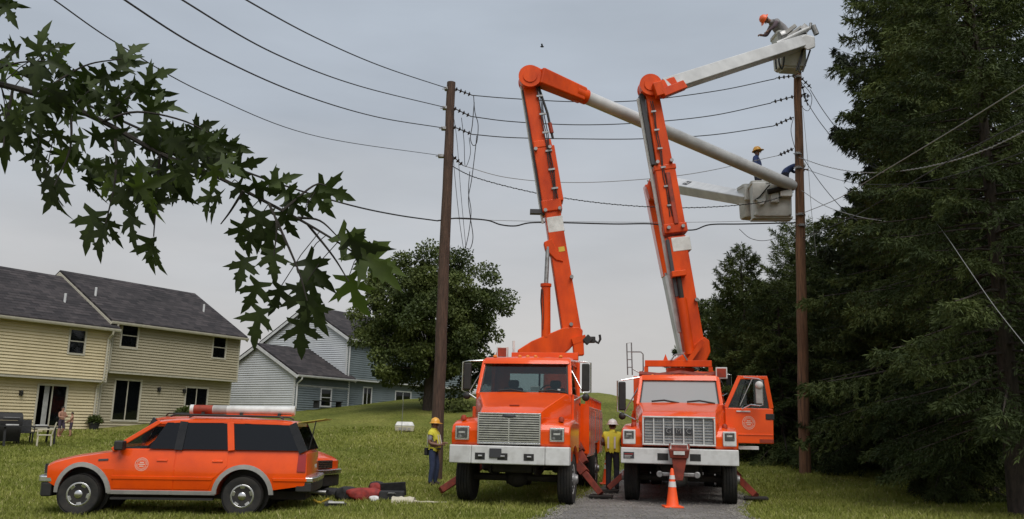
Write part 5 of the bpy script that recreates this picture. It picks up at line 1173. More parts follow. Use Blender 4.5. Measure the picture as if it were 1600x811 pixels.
world_part(b, 'mark_shape', 'white_paint', mk, flat=True) if False else b.build('mark_shape', 'white_paint', mk, inv=frame(tC.location, tC.rotation_euler.z).inverted(), flat=True)

# --- buckets (personnel baskets carried at the boom ends: parts of their trucks)
def basket(rt, c, w_, d_, h_, rz, name='bucket', m_='bucket', taper=.88, walls=True):
    """c = centre of the top rim"""
    def rr_(w2, d2, z, cr=.12):
        pts = []
        for sx2, sy2, a0 in ((1, 1, 0), (-1, 1, 90), (-1, -1, 180), (1, -1, 270)):
            for k in range(4):
                a_ = R(a0 + k * 30); pts.append((sx2 * (w2 / 2 - cr) + cr * math.cos(a_), sy2 * (d2 / 2 - cr) + cr * math.sin(a_), z))
        return pts
    rings = [rr_(w_ * taper * .92, d_ * taper * .92, -h_), rr_(w_ * taper, d_ * taper, -h_ + .05), rr_(w_ * .97, d_ * .97, -.10), rr_(w_ * 1.03, d_ * 1.03, -.09), rr_(w_ * 1.04, d_ * 1.04, 0), rr_(w_ * .93, d_ * .93, 0), rr_(w_ * .9, d_ * .9, -.1), rr_(w_ * taper * .88, d_ * taper * .88, -h_ + .08)]
    M_ = Matrix.Translation(Vector(c)) @ Matrix.Rotation(rz, 4, 'Z'); b_ = MB(); b_.loft([[M_ @ Vector(v) for v in r_] for r_ in rings]); return world_part(b_, name, m_, rt), M_
# two man basket of the left truck, in front of the pole
bk, Mk = basket(tA, at(1203, 287, 27.5), 1.34, .78, 1.22, R(-6), taper=.93)
for (x0, x1, y0, y1, z0, z1, nm, m_) in ((-.68, -.22, -.47, -.38, -.75, -.08, 'control_panel', 'bucket'), (-.10, .18, -.52, -.40, -.80, -.10, 'bucket_step', 'bucket'), (.2, .60, -.60, -.40, -.62, -.20, 'jib_mount', 'bucket')):
    b = MB(); b.box(x0, x1, y0, y1, z0, z1); b.v = [tuple(Mk @ Vector(v)) for v in b.v]; world_part(b, nm, m_, tA, bevel=.04, seg=3)
b = MB(); b.tube([Mk @ Vector(v) for v in ((-.62, -.50, -.72), (-.45, -.50, -.60), (-.25, -.50, -.35), (-.12, -.55, -.2))], .022, 8); world_part(b, 'control_lever', 'chassis', tA)
b = MB(); b.prism([(-.60, -.70), (-.25, -.70), (-.32, -.86), (-.44, -.90)], 'y', -.56, -.40); b.v = [tuple(Mk @ Vector(v)) for v in b.v]; world_part(b, 'tool_pouch', 'bucket', tA, bevel=.02)
b = MB(); b.cyl(Mk @ Vector((-.2, -.55, -.45)), Mk @ Vector((.45, -.58, -.30)), .09, n=12); world_part(b, 'rotator', 'chassis', tA)
b = MB(); b.beam(Mk @ Vector((-.66, .0, -1.24)), Mk @ Vector((.66, 0, -1.24)), .08, .5); world_part(b, 'bucket_bracket', 'bucket', tA, bevel=.02)
# basket of the third truck, just left of and behind it
bk3, Mk3 = basket(tC, at(1172, 292, 28.4), .74, .66, 1.15, R(10))
b = MB(); b.box(-.42, .0, -.46, -.32, -.62, -.1); b.v = [tuple(Mk3 @ Vector(v)) for v in b.v]; world_part(b, 'control_panel', 'bucket', tC, bevel=.03)
# highest bucket of the right truck
bk2, Mk2 = basket(tB, at(1232, 56, 26.35), 1.02, .74, 1.22, R(4), taper=.90)
tip = MB().loft([[at(1250, 58, 25.6), at(1258, 53, 25.6), at(1273, 57, 25.6), at(1274, 74, 25.6), at(1262, 79, 25.6), at(1252, 72, 25.6)], [at(1250, 58, 26.2), at(1258, 53, 26.2), at(1273, 57, 26.2), at(1274, 74, 26.2), at(1262, 79, 26.2), at(1252, 72, 26.2)]])
world_part(tip, 'boom_tip_housing', 'white_boom', tB, bevel=.05, seg=3)
b = MB(); b.cyl(at(1214, 68, 25.7), at(1264, 44, 25.7), .07, n=12); world_part(b, 'jib_pole', 'white_boom', tB)
b = MB(); b.beam(at(1222, 56, 25.9), at(1243, 40, 25.9), .13, .12); b.beam(at(1230, 58, 25.9), at(1252, 42, 25.9), .10, .12); world_part(b, 'jib_arm', 'plastic_grey', tB, bevel=.02)
b = MB(); b.cyl(at(1218, 57, 25.75), at(1226, 54, 25.75), .16, n=12); b.beam(at(1252, 42, 25.8), at(1262, 50, 25.8), .24, .2); b.cyl(at(1270, 40, 25.8), at(1276, 54, 25.8), .09, n=10); b.cyl(at(1265, 46, 25.8), at(1267, 36, 25.8), .05, n=8); world_part(b, 'jib_sheave', 'steel', tB, bevel=.01)
for pts in ([(1252, 62), (1253, 85), (1248, 108), (1252, 114)], [(1256, 74), (1250, 92), (1244, 110)], [(1266, 78), (1260, 96), (1254, 112)], [(1214, 70), (1212, 92), (1213, 108)], [(1220, 72), (1217, 95), (1222, 108), (1225, 90), (1223, 72)]):
    world_part(MB().tube(spline([at(x, y, 25.85) for x, y in pts], 5), .028, 6), 'hydraulic_hose', 'black', tB)
b = MB(); b.box(-.30, .30, -.25, .25, -1.28, -1.20); b.v = [tuple(Mk2 @ Vector(v)) for v in b.v]; world_part(b, 'bucket_bracket', 'bucket', tB, bevel=.02)

# ------------------------------------------------------------------ people
BONES = {'torso': [('pelvis', 'belly'), ('belly', 'chest'), ('chest', 'neckbase'), ('chest', 'shL'), ('chest', 'shR')],
         'neck': [('neckbase', 'neck'), ('neck', 'head'), ('head', 'crown')],
         'arm': [('shL', 'elL'), ('shR', 'elR')], 'fore': [('elL', 'wrL'), ('elR', 'wrR'), ('wrL', 'haL'), ('wrR', 'haR')],
         'leg': [('pelvis', 'hiL'), ('pelvis', 'hiR'), ('hiL', 'knL'), ('hiR', 'knR'), ('knL', 'anL'), ('knR', 'anR')], 'foot': [('anL', 'toL'), ('anR', 'toR')]}
STAND = dict(pelvis=(0, 0, .95), belly=(0, -.01, 1.10), chest=(0, 0, 1.30), neckbase=(0, .01, 1.45), neck=(0, 0, 1.50), head=(0, -.025, 1.60), crown=(0, -.015, 1.70),
             shL=(.185, .01, 1.40), elL=(.25, .03, 1.13), wrL=(.26, -.06, .90), haL=(.26, -.09, .82), shR=(-.185, .01, 1.40), elR=(-.25, .03, 1.13), wrR=(-.26, -.06, .90), haR=(-.26, -.09, .82),
             hiL=(.095, 0, .90), knL=(.105, -.03, .50), anL=(.11, .02, .09), toL=(.125, -.13, .035), hiR=(-.095, 0, .90), knR=(-.105, -.03, .50), anR=(-.11, .02, .09), toR=(-.125, -.13, .035))
RAD = dict(pelvis=(.145, .115), belly=(.15, .125), chest=(.155, .115), neckbase=(.075, .07), neck=(.055, .055), head=(.078, .092), crown=(.06, .07), sh=(.075, .075), el=(.054, .054), wr=(.034, .03), ha=(.042, .022), hi=(.105, .105), kn=(.080, .080), an=(.066, .07), to=(.045, .032))
def person(name, label, loc, rz, pose, M_, hat=None, vest=None, scale=1., stout=1., hair=True, group='people'):
    J = {k: Vector(v) for k, v in STAND.items()}
    for k, v in pose.items():
        if k != 'look': J[k] = Vector(v)
    keys = list(J); me = bpy.data.meshes.new('skeleton')
    edges = [(keys.index(a_), keys.index(b_)) for g_ in BONES.values() for a_, b_ in g_]
    me.from_pydata([tuple(J[k]) for k in keys], edges, []); o_ = bpy.data.objects.new('skeleton', me); col.objects.link(o_)
    o_.modifiers.new('skin', 'SKIN'); sb = o_.modifiers.new('sub', 'SUBSURF'); sb.levels = 2; sb.render_levels = 2
    for i, k in enumerate(keys):
        r_ = RAD.get(k) or RAD[k[:2]]; f = stout if k in ('pelvis', 'belly', 'chest') else 1.
        me.skin_vertices[0].data[i].radius = (r_[0] * f, r_[1] * f); me.skin_vertices[0].data[i].use_root = (k == 'pelvis')
    dg = bpy.context.evaluated_depsgraph_get(); bm_ = bpy.data.meshes.new_from_object(o_.evaluated_get(dg)); bpy.data.objects.remove(o_)
    bm_.name = 'body'
    order = ['skin', 'top', 'legs', 'boots', 'sleeve']
    bm_.materials.clear()
    for q in (M_['skin'], M_['top'], M_['legs'], M_['boots'], M_.get('sleeve', M_['top'])): bm_.materials.append(MATS[q])
    regs = []
    def near(p_):
        best = (9, None)
        for rg, bs in BONES.items():
            for a_, b_ in bs:
                A_, B_ = J[a_], J[b_]; d = B_ - A_; t = max(0, min(1, (p_ - A_).dot(d) / max(d.length_squared, 1e-9))); ds = (p_ - (A_ + d * t)).length
                if rg == 'torso': ds *= .62
                if ds < best[0]: best = (ds, rg, t, a_)
        return best
    bare = M_.get('bare', False); long_ = M_.get('long', False); shorts = M_.get('shorts', False)
    for pg in bm_.polygons:
        ds, rg, t, a_ = near(Vector(pg.center)); regs.append(rg)
        if rg == 'neck': mi = 0
        elif rg == 'torso': mi = (2 if (a_ == 'pelvis' and t < .35) else (0 if bare else 1))
        elif rg == 'arm': mi = 0 if bare else 4 if (long_ or t < .7) else 0
        elif rg == 'fore': mi = 4 if (long_ and a_.startswith('el')) else 0
        elif rg == 'leg': mi = 2 if not (shorts and a_[:2] == 'kn') else 0
        else: mi = 3
        pg.material_index = mi
    bm_.shade_smooth()
    # fingers, nose, ears, eyes joined to the same mesh
    ex = MB(); 
    for s_ in 'LR':
        h_, w_ = J['ha' + s_], J['wr' + s_]; d = (h_ - w_).normalized(); side = d.cross(Vector((0, 0, 1))); side = (side if side.length > .2 else d.cross(Vector((0, 1, 0)))).normalized(); dn = d.cross(side).normalized()
        if dn.z > 0: dn = -dn
        for k in range(4):
            o0 = h_ + side * (k - 1.5) * .019 + d * .01; ln_ = (.032, .037, .035, .028)[k]
            ex.tube([o0, o0 + d * ln_, o0 + d * ln_ * 1.5 + dn * ln_ * .8, o0 + d * ln_ * 1.3 + dn * ln_ * 1.5], [.0095, .009, .008, .006], 6)
        o0 = h_ + side * .035 - d * .03; ex.tube([o0, o0 + side * .025 + d * .03, o0 + side * .02 + d * .05 + dn * .02], [.011, .010, .007], 6)
    hd, cr_ = J['head'], J['crown']; up_ = (cr_ - J['neck']).normalized(); fw = Vector(pose.get('look', (0, -1, 0))); fw = (fw - up_ * fw.dot(up_)).normalized(); sd_ = fw.cross(up_)
    c_ = hd + up_ * .0
    ex.loft([[c_ + fw * .075 + up_ * .03 + sd_ * .006, c_ + fw * .075 + up_ * .03 - sd_ * .006, c_ + fw * .07 - up_ * .02 - sd_ * .016, c_ + fw * .07 - up_ * .02 + sd_ * .016], [c_ + fw * .098 + up_ * .02 + sd_ * .004, c_ + fw * .098 + up_ * .02 - sd_ * .004, c_ + fw * .115 - up_ * .015 - sd_ * .009, c_ + fw * .115 - up_ * .015 + sd_ * .009]])
    for q in (-1, 1): ex.ell(c_ + sd_ * q * .08 - fw * .01, (.014, .022, .03), 8, 6)
    tmp = bpy.data.meshes.new('t'); tmp.from_pydata(ex.v, [], ex.f); bb = bmesh.new(); bb.from_mesh(bm_); nf = len(bb.faces); bb.from_mesh(tmp); bb.to_mesh(bm_); bb.free()
    root = bpy.data.objects.new(name, None); col.objects.link(root); root.location = loc; root.rotation_euler = (0, 0, rz); root.scale = (scale,) * 3; tag(root, label, 'person', group)
    bo = bpy.data.objects.new('body', bm_); col.objects.link(bo); bo.parent = root
    e_ = MB()
    for q in (-1, 1): e_.ell(c_ + sd_ * q * .032 + fw * .083 + up_ * .028, (.010, .010, .010), 8, 6)
    e_.build('eyes', 'decal_dark', root); MB().tube([c_ + fw * .088 - up_ * .045 + sd_ * .025, c_ + fw * .095 - up_ * .047, c_ + fw * .088 - up_ * .045 - sd_ * .025], .005, 5).build('mouth', 'tail_red', root)
    if hair:
        b_ = MB(); b_.ell(hd + up_ * .045 - fw * .012, (.094, .104, .092), 14, 8, rot=up_.to_track_quat('Z', 'Y').to_matrix()); 
        k = [v for v in b_.v]; keep = MB()
        idx = {i for i, v in enumerate(k) if (Vector(v) - hd).dot(up_) > .02 + .045 * max(0, (Vector(v) - hd).dot(fw) / .09) - .08 * max(0, -(Vector(v) - hd).dot(fw) / .09)}
        keep.v = k; keep.f = [f for f in b_.f if all(i in idx for i in f)]; keep.build('hair', 'hair', root)
    if hat:
        q = up_.to_track_quat('Z', 'Y').to_matrix(); b_ = MB(); prof = [(.165, .0), (.16, .012), (.128, .016), (.125, .05), (.108, .10), (.075, .135), (.03, .15), (.005, .152)]
        b_.lathe(prof, hd + up_ * .055, up_, 20); ho = b_.build('hard_hat', hat, root)
        b_ = MB(); b_.loft([[hd + up_ * .055 + fw * .10 + sd_ * .10, hd + up_ * .055 + fw * .10 - sd_ * .10, hd + up_ * .045 + fw * .20 - sd_ * .05, hd + up_ * .045 + fw * .20 + sd_ * .05], [hd + up_ * .068 + fw * .10 + sd_ * .10, hd + up_ * .068 + fw * .10 - sd_ * .10, hd + up_ * .055 + fw * .20 - sd_ * .05, hd + up_ * .055 + fw * .20 + sd_ * .05]]); b_.build('hat_brim', hat, ho)
        b_ = MB(); b_.tube([hd + up_ * .11 + fw * .12, hd + up_ * .19 + fw * .05, hd + up_ * .205 - fw * .01, hd + up_ * .17 - fw * .085], .014, 6); b_.build('hat_ridge', hat, ho)
    if vest:
        vb = MB(); mp_ = {}
        for pg, rg in zip(list(bm_.polygons)[:len(regs)], regs):
            ds, rg2, t, a_ = near(Vector(pg.center))
            if rg != 'torso' or (a_ == 'pelvis' and t < .02): continue
            f_ = []
            for vi in pg.vertices:
                if vi not in mp_: v = bm_.vertices[vi]; mp_[vi] = len(vb.v); vb.v.append(tuple(v.co + v.normal * .022))
                f_.append(mp_[vi])
            vb.f.append(tuple(f_))
        vo = vb.build('safety_vest', vest, root)
        for q in (-1, 1):          # reflective strips, front and back
            for yy_ in (-1, 1): 
                a_, b2 = J['chest'].lerp(J['neckbase'], .35) + Vector((q * .085, 0, 0)), J['belly'].lerp(J['pelvis'], .3) + Vector((q * .085, 0, 0))
                k_ = .118 * stout + .03
                MB().beam(a_ + Vector((0, yy_ * (k_ - .02), 0)), b2 + Vector((0, yy_ * (k_ + .005), 0)), .045, .012).build('reflective_strip', 'reflect', vo)
    return root
LT = dict
def rot_pose(p_, ang):
    return p_
# 1 worker by the pole, looking right, forearms forward (local -Y turned to +X)
g1 = Vector((at(675, 757, 22.6).x, 22.6, 0)); g1.z = H(g1.x, g1.y)
w1 = person('person', 'worker in yellow vest and hard hat standing by the dark pole', g1, R(75), dict(elL=(.23, .06, 1.14), wrL=(.16, -.20, 1.12), haL=(.12, -.29, 1.14), elR=(-.24, .04, 1.13), wrR=(-.20, -.22, 1.08), haR=(-.14, -.31, 1.10), crown=(0, .0, 1.70), look=(0, -1, .25), knL=(.13, -.08, .52), anL=(.16, -.02, .09), toL=(.18, -.18, .035), belly=(0, -.05, 1.10)),
    dict(skin='skin_dark', top='shirt_grey', legs='denim', boots='boots'), 'hat_yellow', 'vest', .97, 1.18)
MB().tube([(.17 * math.cos(t), -.03 + .155 * math.sin(t), .985) for t in np.linspace(0, 2 * math.pi, 22)], .026, 6).build('tool_belt', 'bag_black', w1)
b = MB(); b.box(-.07, .07, .14, .24, .80, 1.0); b.build('tool_pouch', 'bag_black', w1, bevel=.02)
# 2 worker between the trucks, back to us
g2 = Vector((at(957, 742, 22.4).x, 22.4, 0)); g2.z = H(g2.x, g2.y)
person('person', 'worker with his back turned standing between the two trucks', g2, R(165), dict(elL=(.27, -.04, 1.16), wrL=(.20, -.26, 1.12), haL=(.18, -.34, 1.12), elR=(-.27, -.05, 1.18), wrR=(-.2, -.27, 1.16), haR=(-.18, -.35, 1.16)),
    dict(skin='skin_dark', top='shirt_grey', legs='denim_dark', boots='boots'), 'hat_white', 'vest', 1.0, 1.2)
# 3 worker leaning out of the highest bucket
bf = Mk2 @ Vector((-.10, .02, -1.16))
person('person', 'worker in orange hard hat leaning out of the highest bucket', bf, R(-80), dict(pelvis=(0, .02, .95), belly=(0, -.06, 1.10), chest=(0, -.27, 1.26), neckbase=(0, -.40, 1.33), neck=(0, -.45, 1.36), head=(0, -.56, 1.38), crown=(0, -.64, 1.44), shL=(.19, -.33, 1.30), elL=(.24, -.46, 1.08), wrL=(.16, -.60, .98), haL=(.13, -.66, .94), shR=(-.19, -.33, 1.30), elR=(-.24, -.45, 1.05), wrR=(-.17, -.62, 1.0), haR=(-.14, -.70, .99), look=(0, -.6, -.8)),
    dict(skin='skin_dark', top='shirt_grey', legs='denim_dark', boots='boots', sleeve='shirt_plum', long=True), 'hat_orange', None, 1.2, 1.3)
# 4 worker with yellow hat looking up in the two man basket
bf = Mk @ Vector((-.36, .20, -.62))
person('person', 'worker in yellow hard hat and blue shirt standing in the two man bucket', bf, R(60), dict(chest=(0, .01, 1.30), crown=(0, .03, 1.70), look=(0, -1, .55), elL=(.27, -.02, 1.13), wrL=(.22, -.25, 1.06), haL=(.20, -.33, 1.05), elR=(-.27, -.02, 1.13), wrR=(-.2, -.2, 1.0), haR=(-.17, -.28, .98)),
    dict(skin='skin_dark', top='shirt_blue', legs='denim_dark', boots='boots', sleeve='shirt_blue', long=True), 'hat_yellow', None, 1.12, 1.2)
# 5 worker bent behind the pole
bf = Mk @ Vector((.54, .16, -.58))
person('person', 'worker in dark blue bending behind the reddish pole', bf, R(95), dict(pelvis=(0, .05, .92), belly=(0, -.02, 1.06), chest=(0, -.22, 1.22), neckbase=(0, -.36, 1.27), neck=(0, -.42, 1.29), head=(0, -.54, 1.29), crown=(0, -.62, 1.34), shL=(.19, -.26, 1.24), elL=(.24, -.45, 1.12), wrL=(.18, -.62, 1.16), haL=(.15, -.70, 1.18), shR=(-.19, -.26, 1.24), elR=(-.25, -.42, 1.08), wrR=(-.2, -.62, 1.1), haR=(-.16, -.70, 1.12), look=(0, -.6, -.8)),
    dict(skin='skin', top='shirt_blue', legs='denim_dark', boots='boots', long=True), 'hat_white', None, 1.0, 1.05)
# children on the patio
kb = ML @ Vector((0, 0, 0))
def patio(px, py, Y): p_ = at(px, py, Y); return Vector((p_.x, Y, H(p_.x, Y)))
k1 = patio(94, 675, 36.5)
person('person', 'older bare chested child in dark shorts by the open sliding door', k1, R(70), dict(elL=(.22, -.08, 1.15), wrL=(.1, -.28, 1.2), haL=(.06, -.34, 1.22), elR=(-.24, -.05, 1.14), wrR=(-.16, -.26, 1.12), haR=(-.12, -.33, 1.12), knL=(.11, -.12, .52), anL=(.1, .12, .12), toL=(.1, -.02, .04)),
    dict(skin='skin', top='shirt_grey', legs='shorts', boots='skin', bare=True, shorts=True), None, None, .74, .9)
k2 = patio(110, 676, 36.8)
person('person', 'smaller bare chested child facing the older one on the patio', k2, R(-70), dict(elL=(.24, -.08, 1.15), wrL=(.2, -.28, 1.05), haL=(.18, -.34, 1.02), elR=(-.24, -.05, 1.14), wrR=(-.22, -.26, 1.02), haR=(-.2, -.33, 1.0)),
    dict(skin='skin', top='shirt_grey', legs='shorts', boots='skin', bare=True, shorts=True), None, None, .60, .9)

# ------------------------------------------------------------------ cones
def cone(label, loc, h):
    rt = empty('traffic_cone', loc, 0, label, 'traffic cone', 'orange traffic cones')
    MB().box(-.19, .19, -.19, .19, .0, .035).build('base', 'cone', rt, bevel=.012)
    def rad(z): return .125 + (.028 - .125) * (z - .035) / (h - .035)
    b_ = MB(); b_.lathe([(.135, .035), (rad(.06), .06), (rad(h * .5), h * .5), (rad(h - .03), h - .03), (.018, h), (.005, h)], (0, 0, 0), (0, 0, 1), 20); b_.build('shell', 'cone', rt)
    for a_, c_ in ((.52, .66), (.72, .82)):
        MB().lathe([(rad(h * a_) + .001, h * a_), (rad(h * a_) + .004, h * a_), (rad(h * c_) + .004, h * c_), (rad(h * c_) + .001, h * c_)], (0, 0, 0), (0, 0, 1), 20).build('reflective_band', 'reflect', rt)
    return rt
c1 = ground_at(1051, 796); cone('traffic cone standing on the drive in front of the lettered grille', (c1.x, c1.y, c1.z + .035), .76)
c2 = at(948, 728, 24.); cone('distant traffic cone half hidden between the trucks', (c2.x, 24, H(c2.x, 24) + .03), .80)

# ------------------------------------------------------------------ gear on the lawn behind the wagon
def lump(name, label, cat, px, py, sz, m_, seed, rz=0., group='line gear laid out on the lawn', amp=.25):
    g_ = ground_at(px, py); rng = random.Random(seed); b_ = MB(); n_, m2 = 16, 9; rings = []
    for i in range(m2 + 1):
        th = math.pi * min(max(i / m2, .03), .97); ring = []
        for j in range(n_):
            ph = 2 * math.pi * j / n_; k = 1 + amp * (math.sin(3 * ph + seed) * math.sin(2 * th + seed) + .5 * math.sin(5 * ph + 2 * seed + 3 * th)) + rng.uniform(-.05, .05)
            cx, sx2 = math.cos(ph), math.sin(ph); pw = .7
            ring.append((sz[0] / 2 * k * math.sin(th) ** pw * math.copysign(abs(cx) ** pw, cx), sz[1] / 2 * k * math.sin(th) ** pw * math.copysign(abs(sx2) ** pw, sx2), sz[2] * (.48 - .5 * math.copysign(abs(math.cos(th)) ** pw, math.cos(th)))))
        rings.append(ring)
    b_.loft(rings); o_ = b_.build(name, m_, None, ang=60); o_.location = g_; o_.rotation_euler = (0, 0, rz); return tag(o_, label, cat, group)
r1 = lump('tool_bag', 'long red canvas tool bag lying on the lawn', 'bag', 571, 782, (.72, .36, .26), 'bag_red', 1, .1)
lump('tool_bag', 'black bag with orange trim left of the red tool bag', 'bag', 541, 783, (.42, .34, .30), 'bag_black', 2, .3)
lump('coiled_harness', 'coiled harness with red straps right of the red tool bag', 'harness', 588, 775, (.34, .3, .32), 'bag_black', 3)
lump('harness_strap', 'small red strap heap on top of the coiled harness', 'strap', 586, 776, (.24, .22, .30), 'bag_red', 13)
lump('work_glove', 'white work glove lying before the black case', 'glove', 585, 784, (.20, .16, .12), 'hat_white', 4)
g_ = ground_at(612, 783); bc = empty('equipment_case', g_, .06, 'open black equipment case lying on the lawn', 'case', 'line gear laid out on the lawn')
MB().box(-.25, .25, -.16, .16, .02, .20).build('case_body', 'bag_black', bc, bevel=.02); MB().beam((-.25, .17, .20), (.27, .17, .24), .03, .30, up=(0, -.4, 1)).build('case_lid', 'bag_black', bc, bevel=.01)
MB().tube([(-.08, -.17, .15), (-.06, -.20, .17), (.06, -.20, .17), (.08, -.17, .15)], .012, 6).build('handle', 'steel', bc)
g_ = ground_at(630, 787); lp = empty('canvas_wrap', g_, -.05, 'cream canvas wrap lying on the grass right of the black case', 'cloth', 'line gear laid out on the lawn')
b_ = MB(); rng = random.Random(6); rows = []
for i in range(9):
    rows.append([(-.22 + .055 * i + rng.uniform(-.01, .01), y, z + rng.uniform(-.012, .012)) for y, z in ((-.13, .01), (-.11, .07), (-.03, .12), (.05, .13), (.12, .09), (.14, .01))])
b_.loft(rows); b_.build('folded_cloth', 'cloth_cream', lp)
MB().tube([(.2, .02, .05), (.35, .06, .03), (.5, .02, .04), (.62, .12, .03), (.85, .2, .03)], [.03, .022, .026, .018, .012], 6).build('strap_end', 'cloth_cream', lp)
g_ = ground_at(502, 789); yb_ = empty('hand_tool', g_, .2, 'yellow handled cutter on the grass behind the rear wheel', 'tool', 'line gear laid out on the lawn')
MB().tube([(-.16, .0, .10), (-.08, 0, .05), (.0, 0, .035), (.10, .05, .08)], .022, 7).build('handle', 'yellow', yb_); MB().tube([(-.12, .1, .05), (.0, .0, .05), (.14, -.02, .12)], .02, 7).build('handle', 'yellow', yb_); MB().beam((.0, 0, .04), (.22, .02, .05), .07, .03).build('blade', 'steel', yb_, bevel=.006)
g_ = ground_at(524, 792); fl = empty('plastic_tray', g_, .05, 'flat black tray with a white bar at the rear of the wagon', 'tray', 'line gear laid out on the lawn')
MB().box(-.20, .20, -.12, .12, .0, .07).build('tray', 'bag_black', fl, bevel=.015); MB().box(-.12, .18, -.15, -.09, .072, .105).build('white_bar', 'white_paint', fl, bevel=.01)
g_ = ground_at(512, 772); cn = lump('black_jacket', 'black jacket heaped beside the rear bumper', 'jacket', 516, 778, (.46, .34, .22), 'bag_black', 8)
# white pet carrier with stake on the hill
g_ = ground_at(632, 674); pcx = empty('pet_carrier', g_, .1, 'white plastic carrier box on the grassy slope', 'carrier')
MB().loft([[(-.40, -.28, 0), (.40, -.28, 0), (.40, .28, 0), (-.40, .28, 0)], [(-.44, -.31, .22), (.44, -.31, .22), (.44, .31, .22), (-.44, .31, .22)]]).build('base', 'cloth_cream', pcx, bevel=.03)
MB().loft([[(-.44, -.31, .235), (.44, -.31, .235), (.44, .31, .235), (-.44, .31, .235)], [(-.34, -.22, .42), (.34, -.22, .42), (.34, .22, .42), (-.34, .22, .42)]]).build('lid', 'white_paint', pcx, bevel=.03)
for x in (-.2, 0, .2): MB().box(x - .06, x + .06, -.312, -.29, .06, .16).build('vent_slot', 'plastic_grey', pcx)
g_ = ground_at(627, 678); st = MB().cyl((0, 0, -.1), (.02, 0, 1.5), .012, n=6).build('garden_stake', 'steel', None); st.location = g_; tag(st, 'thin metal stake in the lawn beside the white carrier', 'stake')

# ------------------------------------------------------------------ patio things
def place(px, py, Y): p_ = at(px, py, Y); return Vector((p_.x, Y, H(p_.x, Y)))
pg = place(8, 690, 33.5); gr = empty('barbecue_grill', pg, R(50), 'black barbecue grill at the left edge of the patio', 'grill')
MB().box(-.45, .45, -.28, .28, .75, .95).build('firebox', 'black', gr, bevel=.03); b_ = MB(); b_.loft([[(-.45, .28 * math.cos(a_), .96 + .30 * math.sin(a_)) for a_ in np.linspace(0, math.pi, 9)], [(.45, .28 * math.cos(a_), .96 + .30 * math.sin(a_)) for a_ in np.linspace(0, math.pi, 9)]]); b_.build('lid', 'black', gr)
MB().cyl((-.3, -.33, 1.06), (.3, -.33, 1.06), .018, n=8).build('lid_handle', 'steel', gr); MB().box(-.42, .42, -.25, .25, .15, .72).build('cart', 'black', gr)
for x in (-.4, .4):
    for y in (-.22, .22): MB().cyl((x, y, 0), (x, y, .75), .025, n=6).build('leg', 'black', gr)
pt = place(40, 690, 33.3); tb = empty('picnic_table', pt, R(50), 'dark patio table with white bottles near the open door', 'table')
MB().box(-1.1, 1.1, -.4, .4, .70, .75).build('table_top', 'bag_black', tb)
for x in (-.9, .9):
    for y in (-.3, .3): MB().beam((x, y * 1.3, 0), (x, y, .70), .07, .05).build('leg', 'bag_black', tb)
for i, x in enumerate((-.55, .5)):
    v = M_p = frame(pt, R(50)) @ Vector((x, .0, .755)); s_ = MB().box(-.22, .22, -.05, .05, 0, .05).build('white_tray', 'white_paint', None, bevel=.01); s_.location = v; s_.rotation_euler = (0, 0, R(50)); tag(s_, ('white tray on the left half of the patio table', 'white tray on the right half of the patio table')[i], 'tray', 'white trays on the patio table')
def chair(label, loc, rz, m_):
    rt = empty('patio_chair', loc, rz, label, 'chair', 'patio chairs')
    MB().box(-.25, .25, -.25, .25, .40, .44).build('seat', m_, rt, bevel=.015)
    bk_ = MB().beam((0, .25, .44), (0, .36, .92), .50, .03).build('backrest', m_, rt, bevel=.012)
    for x in (-.23, .23):
        MB().beam((x, -.22, 0), (x, -.22, .40), .05, .05).build('leg', m_, rt); MB().beam((x, .26, 0), (x, .23, .40), .05, .05).build('leg', m_, rt)
        MB().tube([(x * 1.15, -.24, .40), (x * 1.15, -.24, .62), (x * 1.15, .28, .64)], .022, 6).build('arm_rest', m_, rt)
chair('cream plastic chair at the right end of the patio table', place(68, 692, 33.), R(-60), 'cloth_cream')
chair('black patio chair behind the patio table', place(38, 688, 34.2), R(40), 'bag_black')
def planter(label, loc, seed, s_=1., m_='bag_black'):
    rt = empty('potted_plant', loc, 0, label, 'plant', 'potted plants by the houses'); rng = np.random.default_rng(seed)
    MB().lathe([(.18 * s_, 0), (.26 * s_, .34 * s_), (.28 * s_, .35 * s_), (.28 * s_, .40 * s_), (.24 * s_, .40 * s_), (.22 * s_, .36 * s_), (.01, .36 * s_)], (0, 0, 0), (0, 0, 1), 18).build('pot', m_, rt)
    k = 500; d = rng.normal(size=(k, 3)); d[:, 2] = abs(d[:, 2]); d /= np.linalg.norm(d, axis=1, keepdims=True); P_ = d * rng.uniform(.05, .34, (k, 1)) * s_ + np.array([0, 0, .42 * s_])
    V_, F_ = kites(P_, d + rng.normal(size=(k, 3)) * .5, .16 * s_, .07 * s_, rng); np_mesh('foliage', V_, F_, 'tree_leaf', rt)
def by_wall(M, s_, y, z=None): p_ = M @ Vector((s_, y, 0)); p_.z = H(p_.x, p_.y) if z is None else z; return p_
planter('leafy plant in a dark tub below the right lower window of the olive house', by_wall(MR, 4.6, .0, 1.2), 1, 1.3)
planter('small potted plant by the grill at the left edge', by_wall(ML, 2.4, -.6), 2, .9)
planter('dark potted shrub at the corner between the two tan houses', by_wall(MR, -.3, -.1, 1.0), 3, .9)
dk = empty('deck_step', by_wall(MR, 2.9, -.45, 0), E_ANG, 'low dark timber landing under the tall sliding door', 'deck')
for i in range(6): MB().box(-2.4 + .0, 2.6, -.62 + i * .165, -.62 + i * .165 + .15, .98, 1.03).build('plank', 'brick_red' if i % 3 else 'bag_black', dk)
MB().box(-2.35, 2.55, -.58, .35, .4, .975).build('skirt', 'bag_black', dk)
bx_ = by_wall(MR, 5.6, -.05, 1.12); sb_ = empty('storage_bench', bx_, E_ANG, 'dark storage bench under the right lower window of the olive house', 'bench')
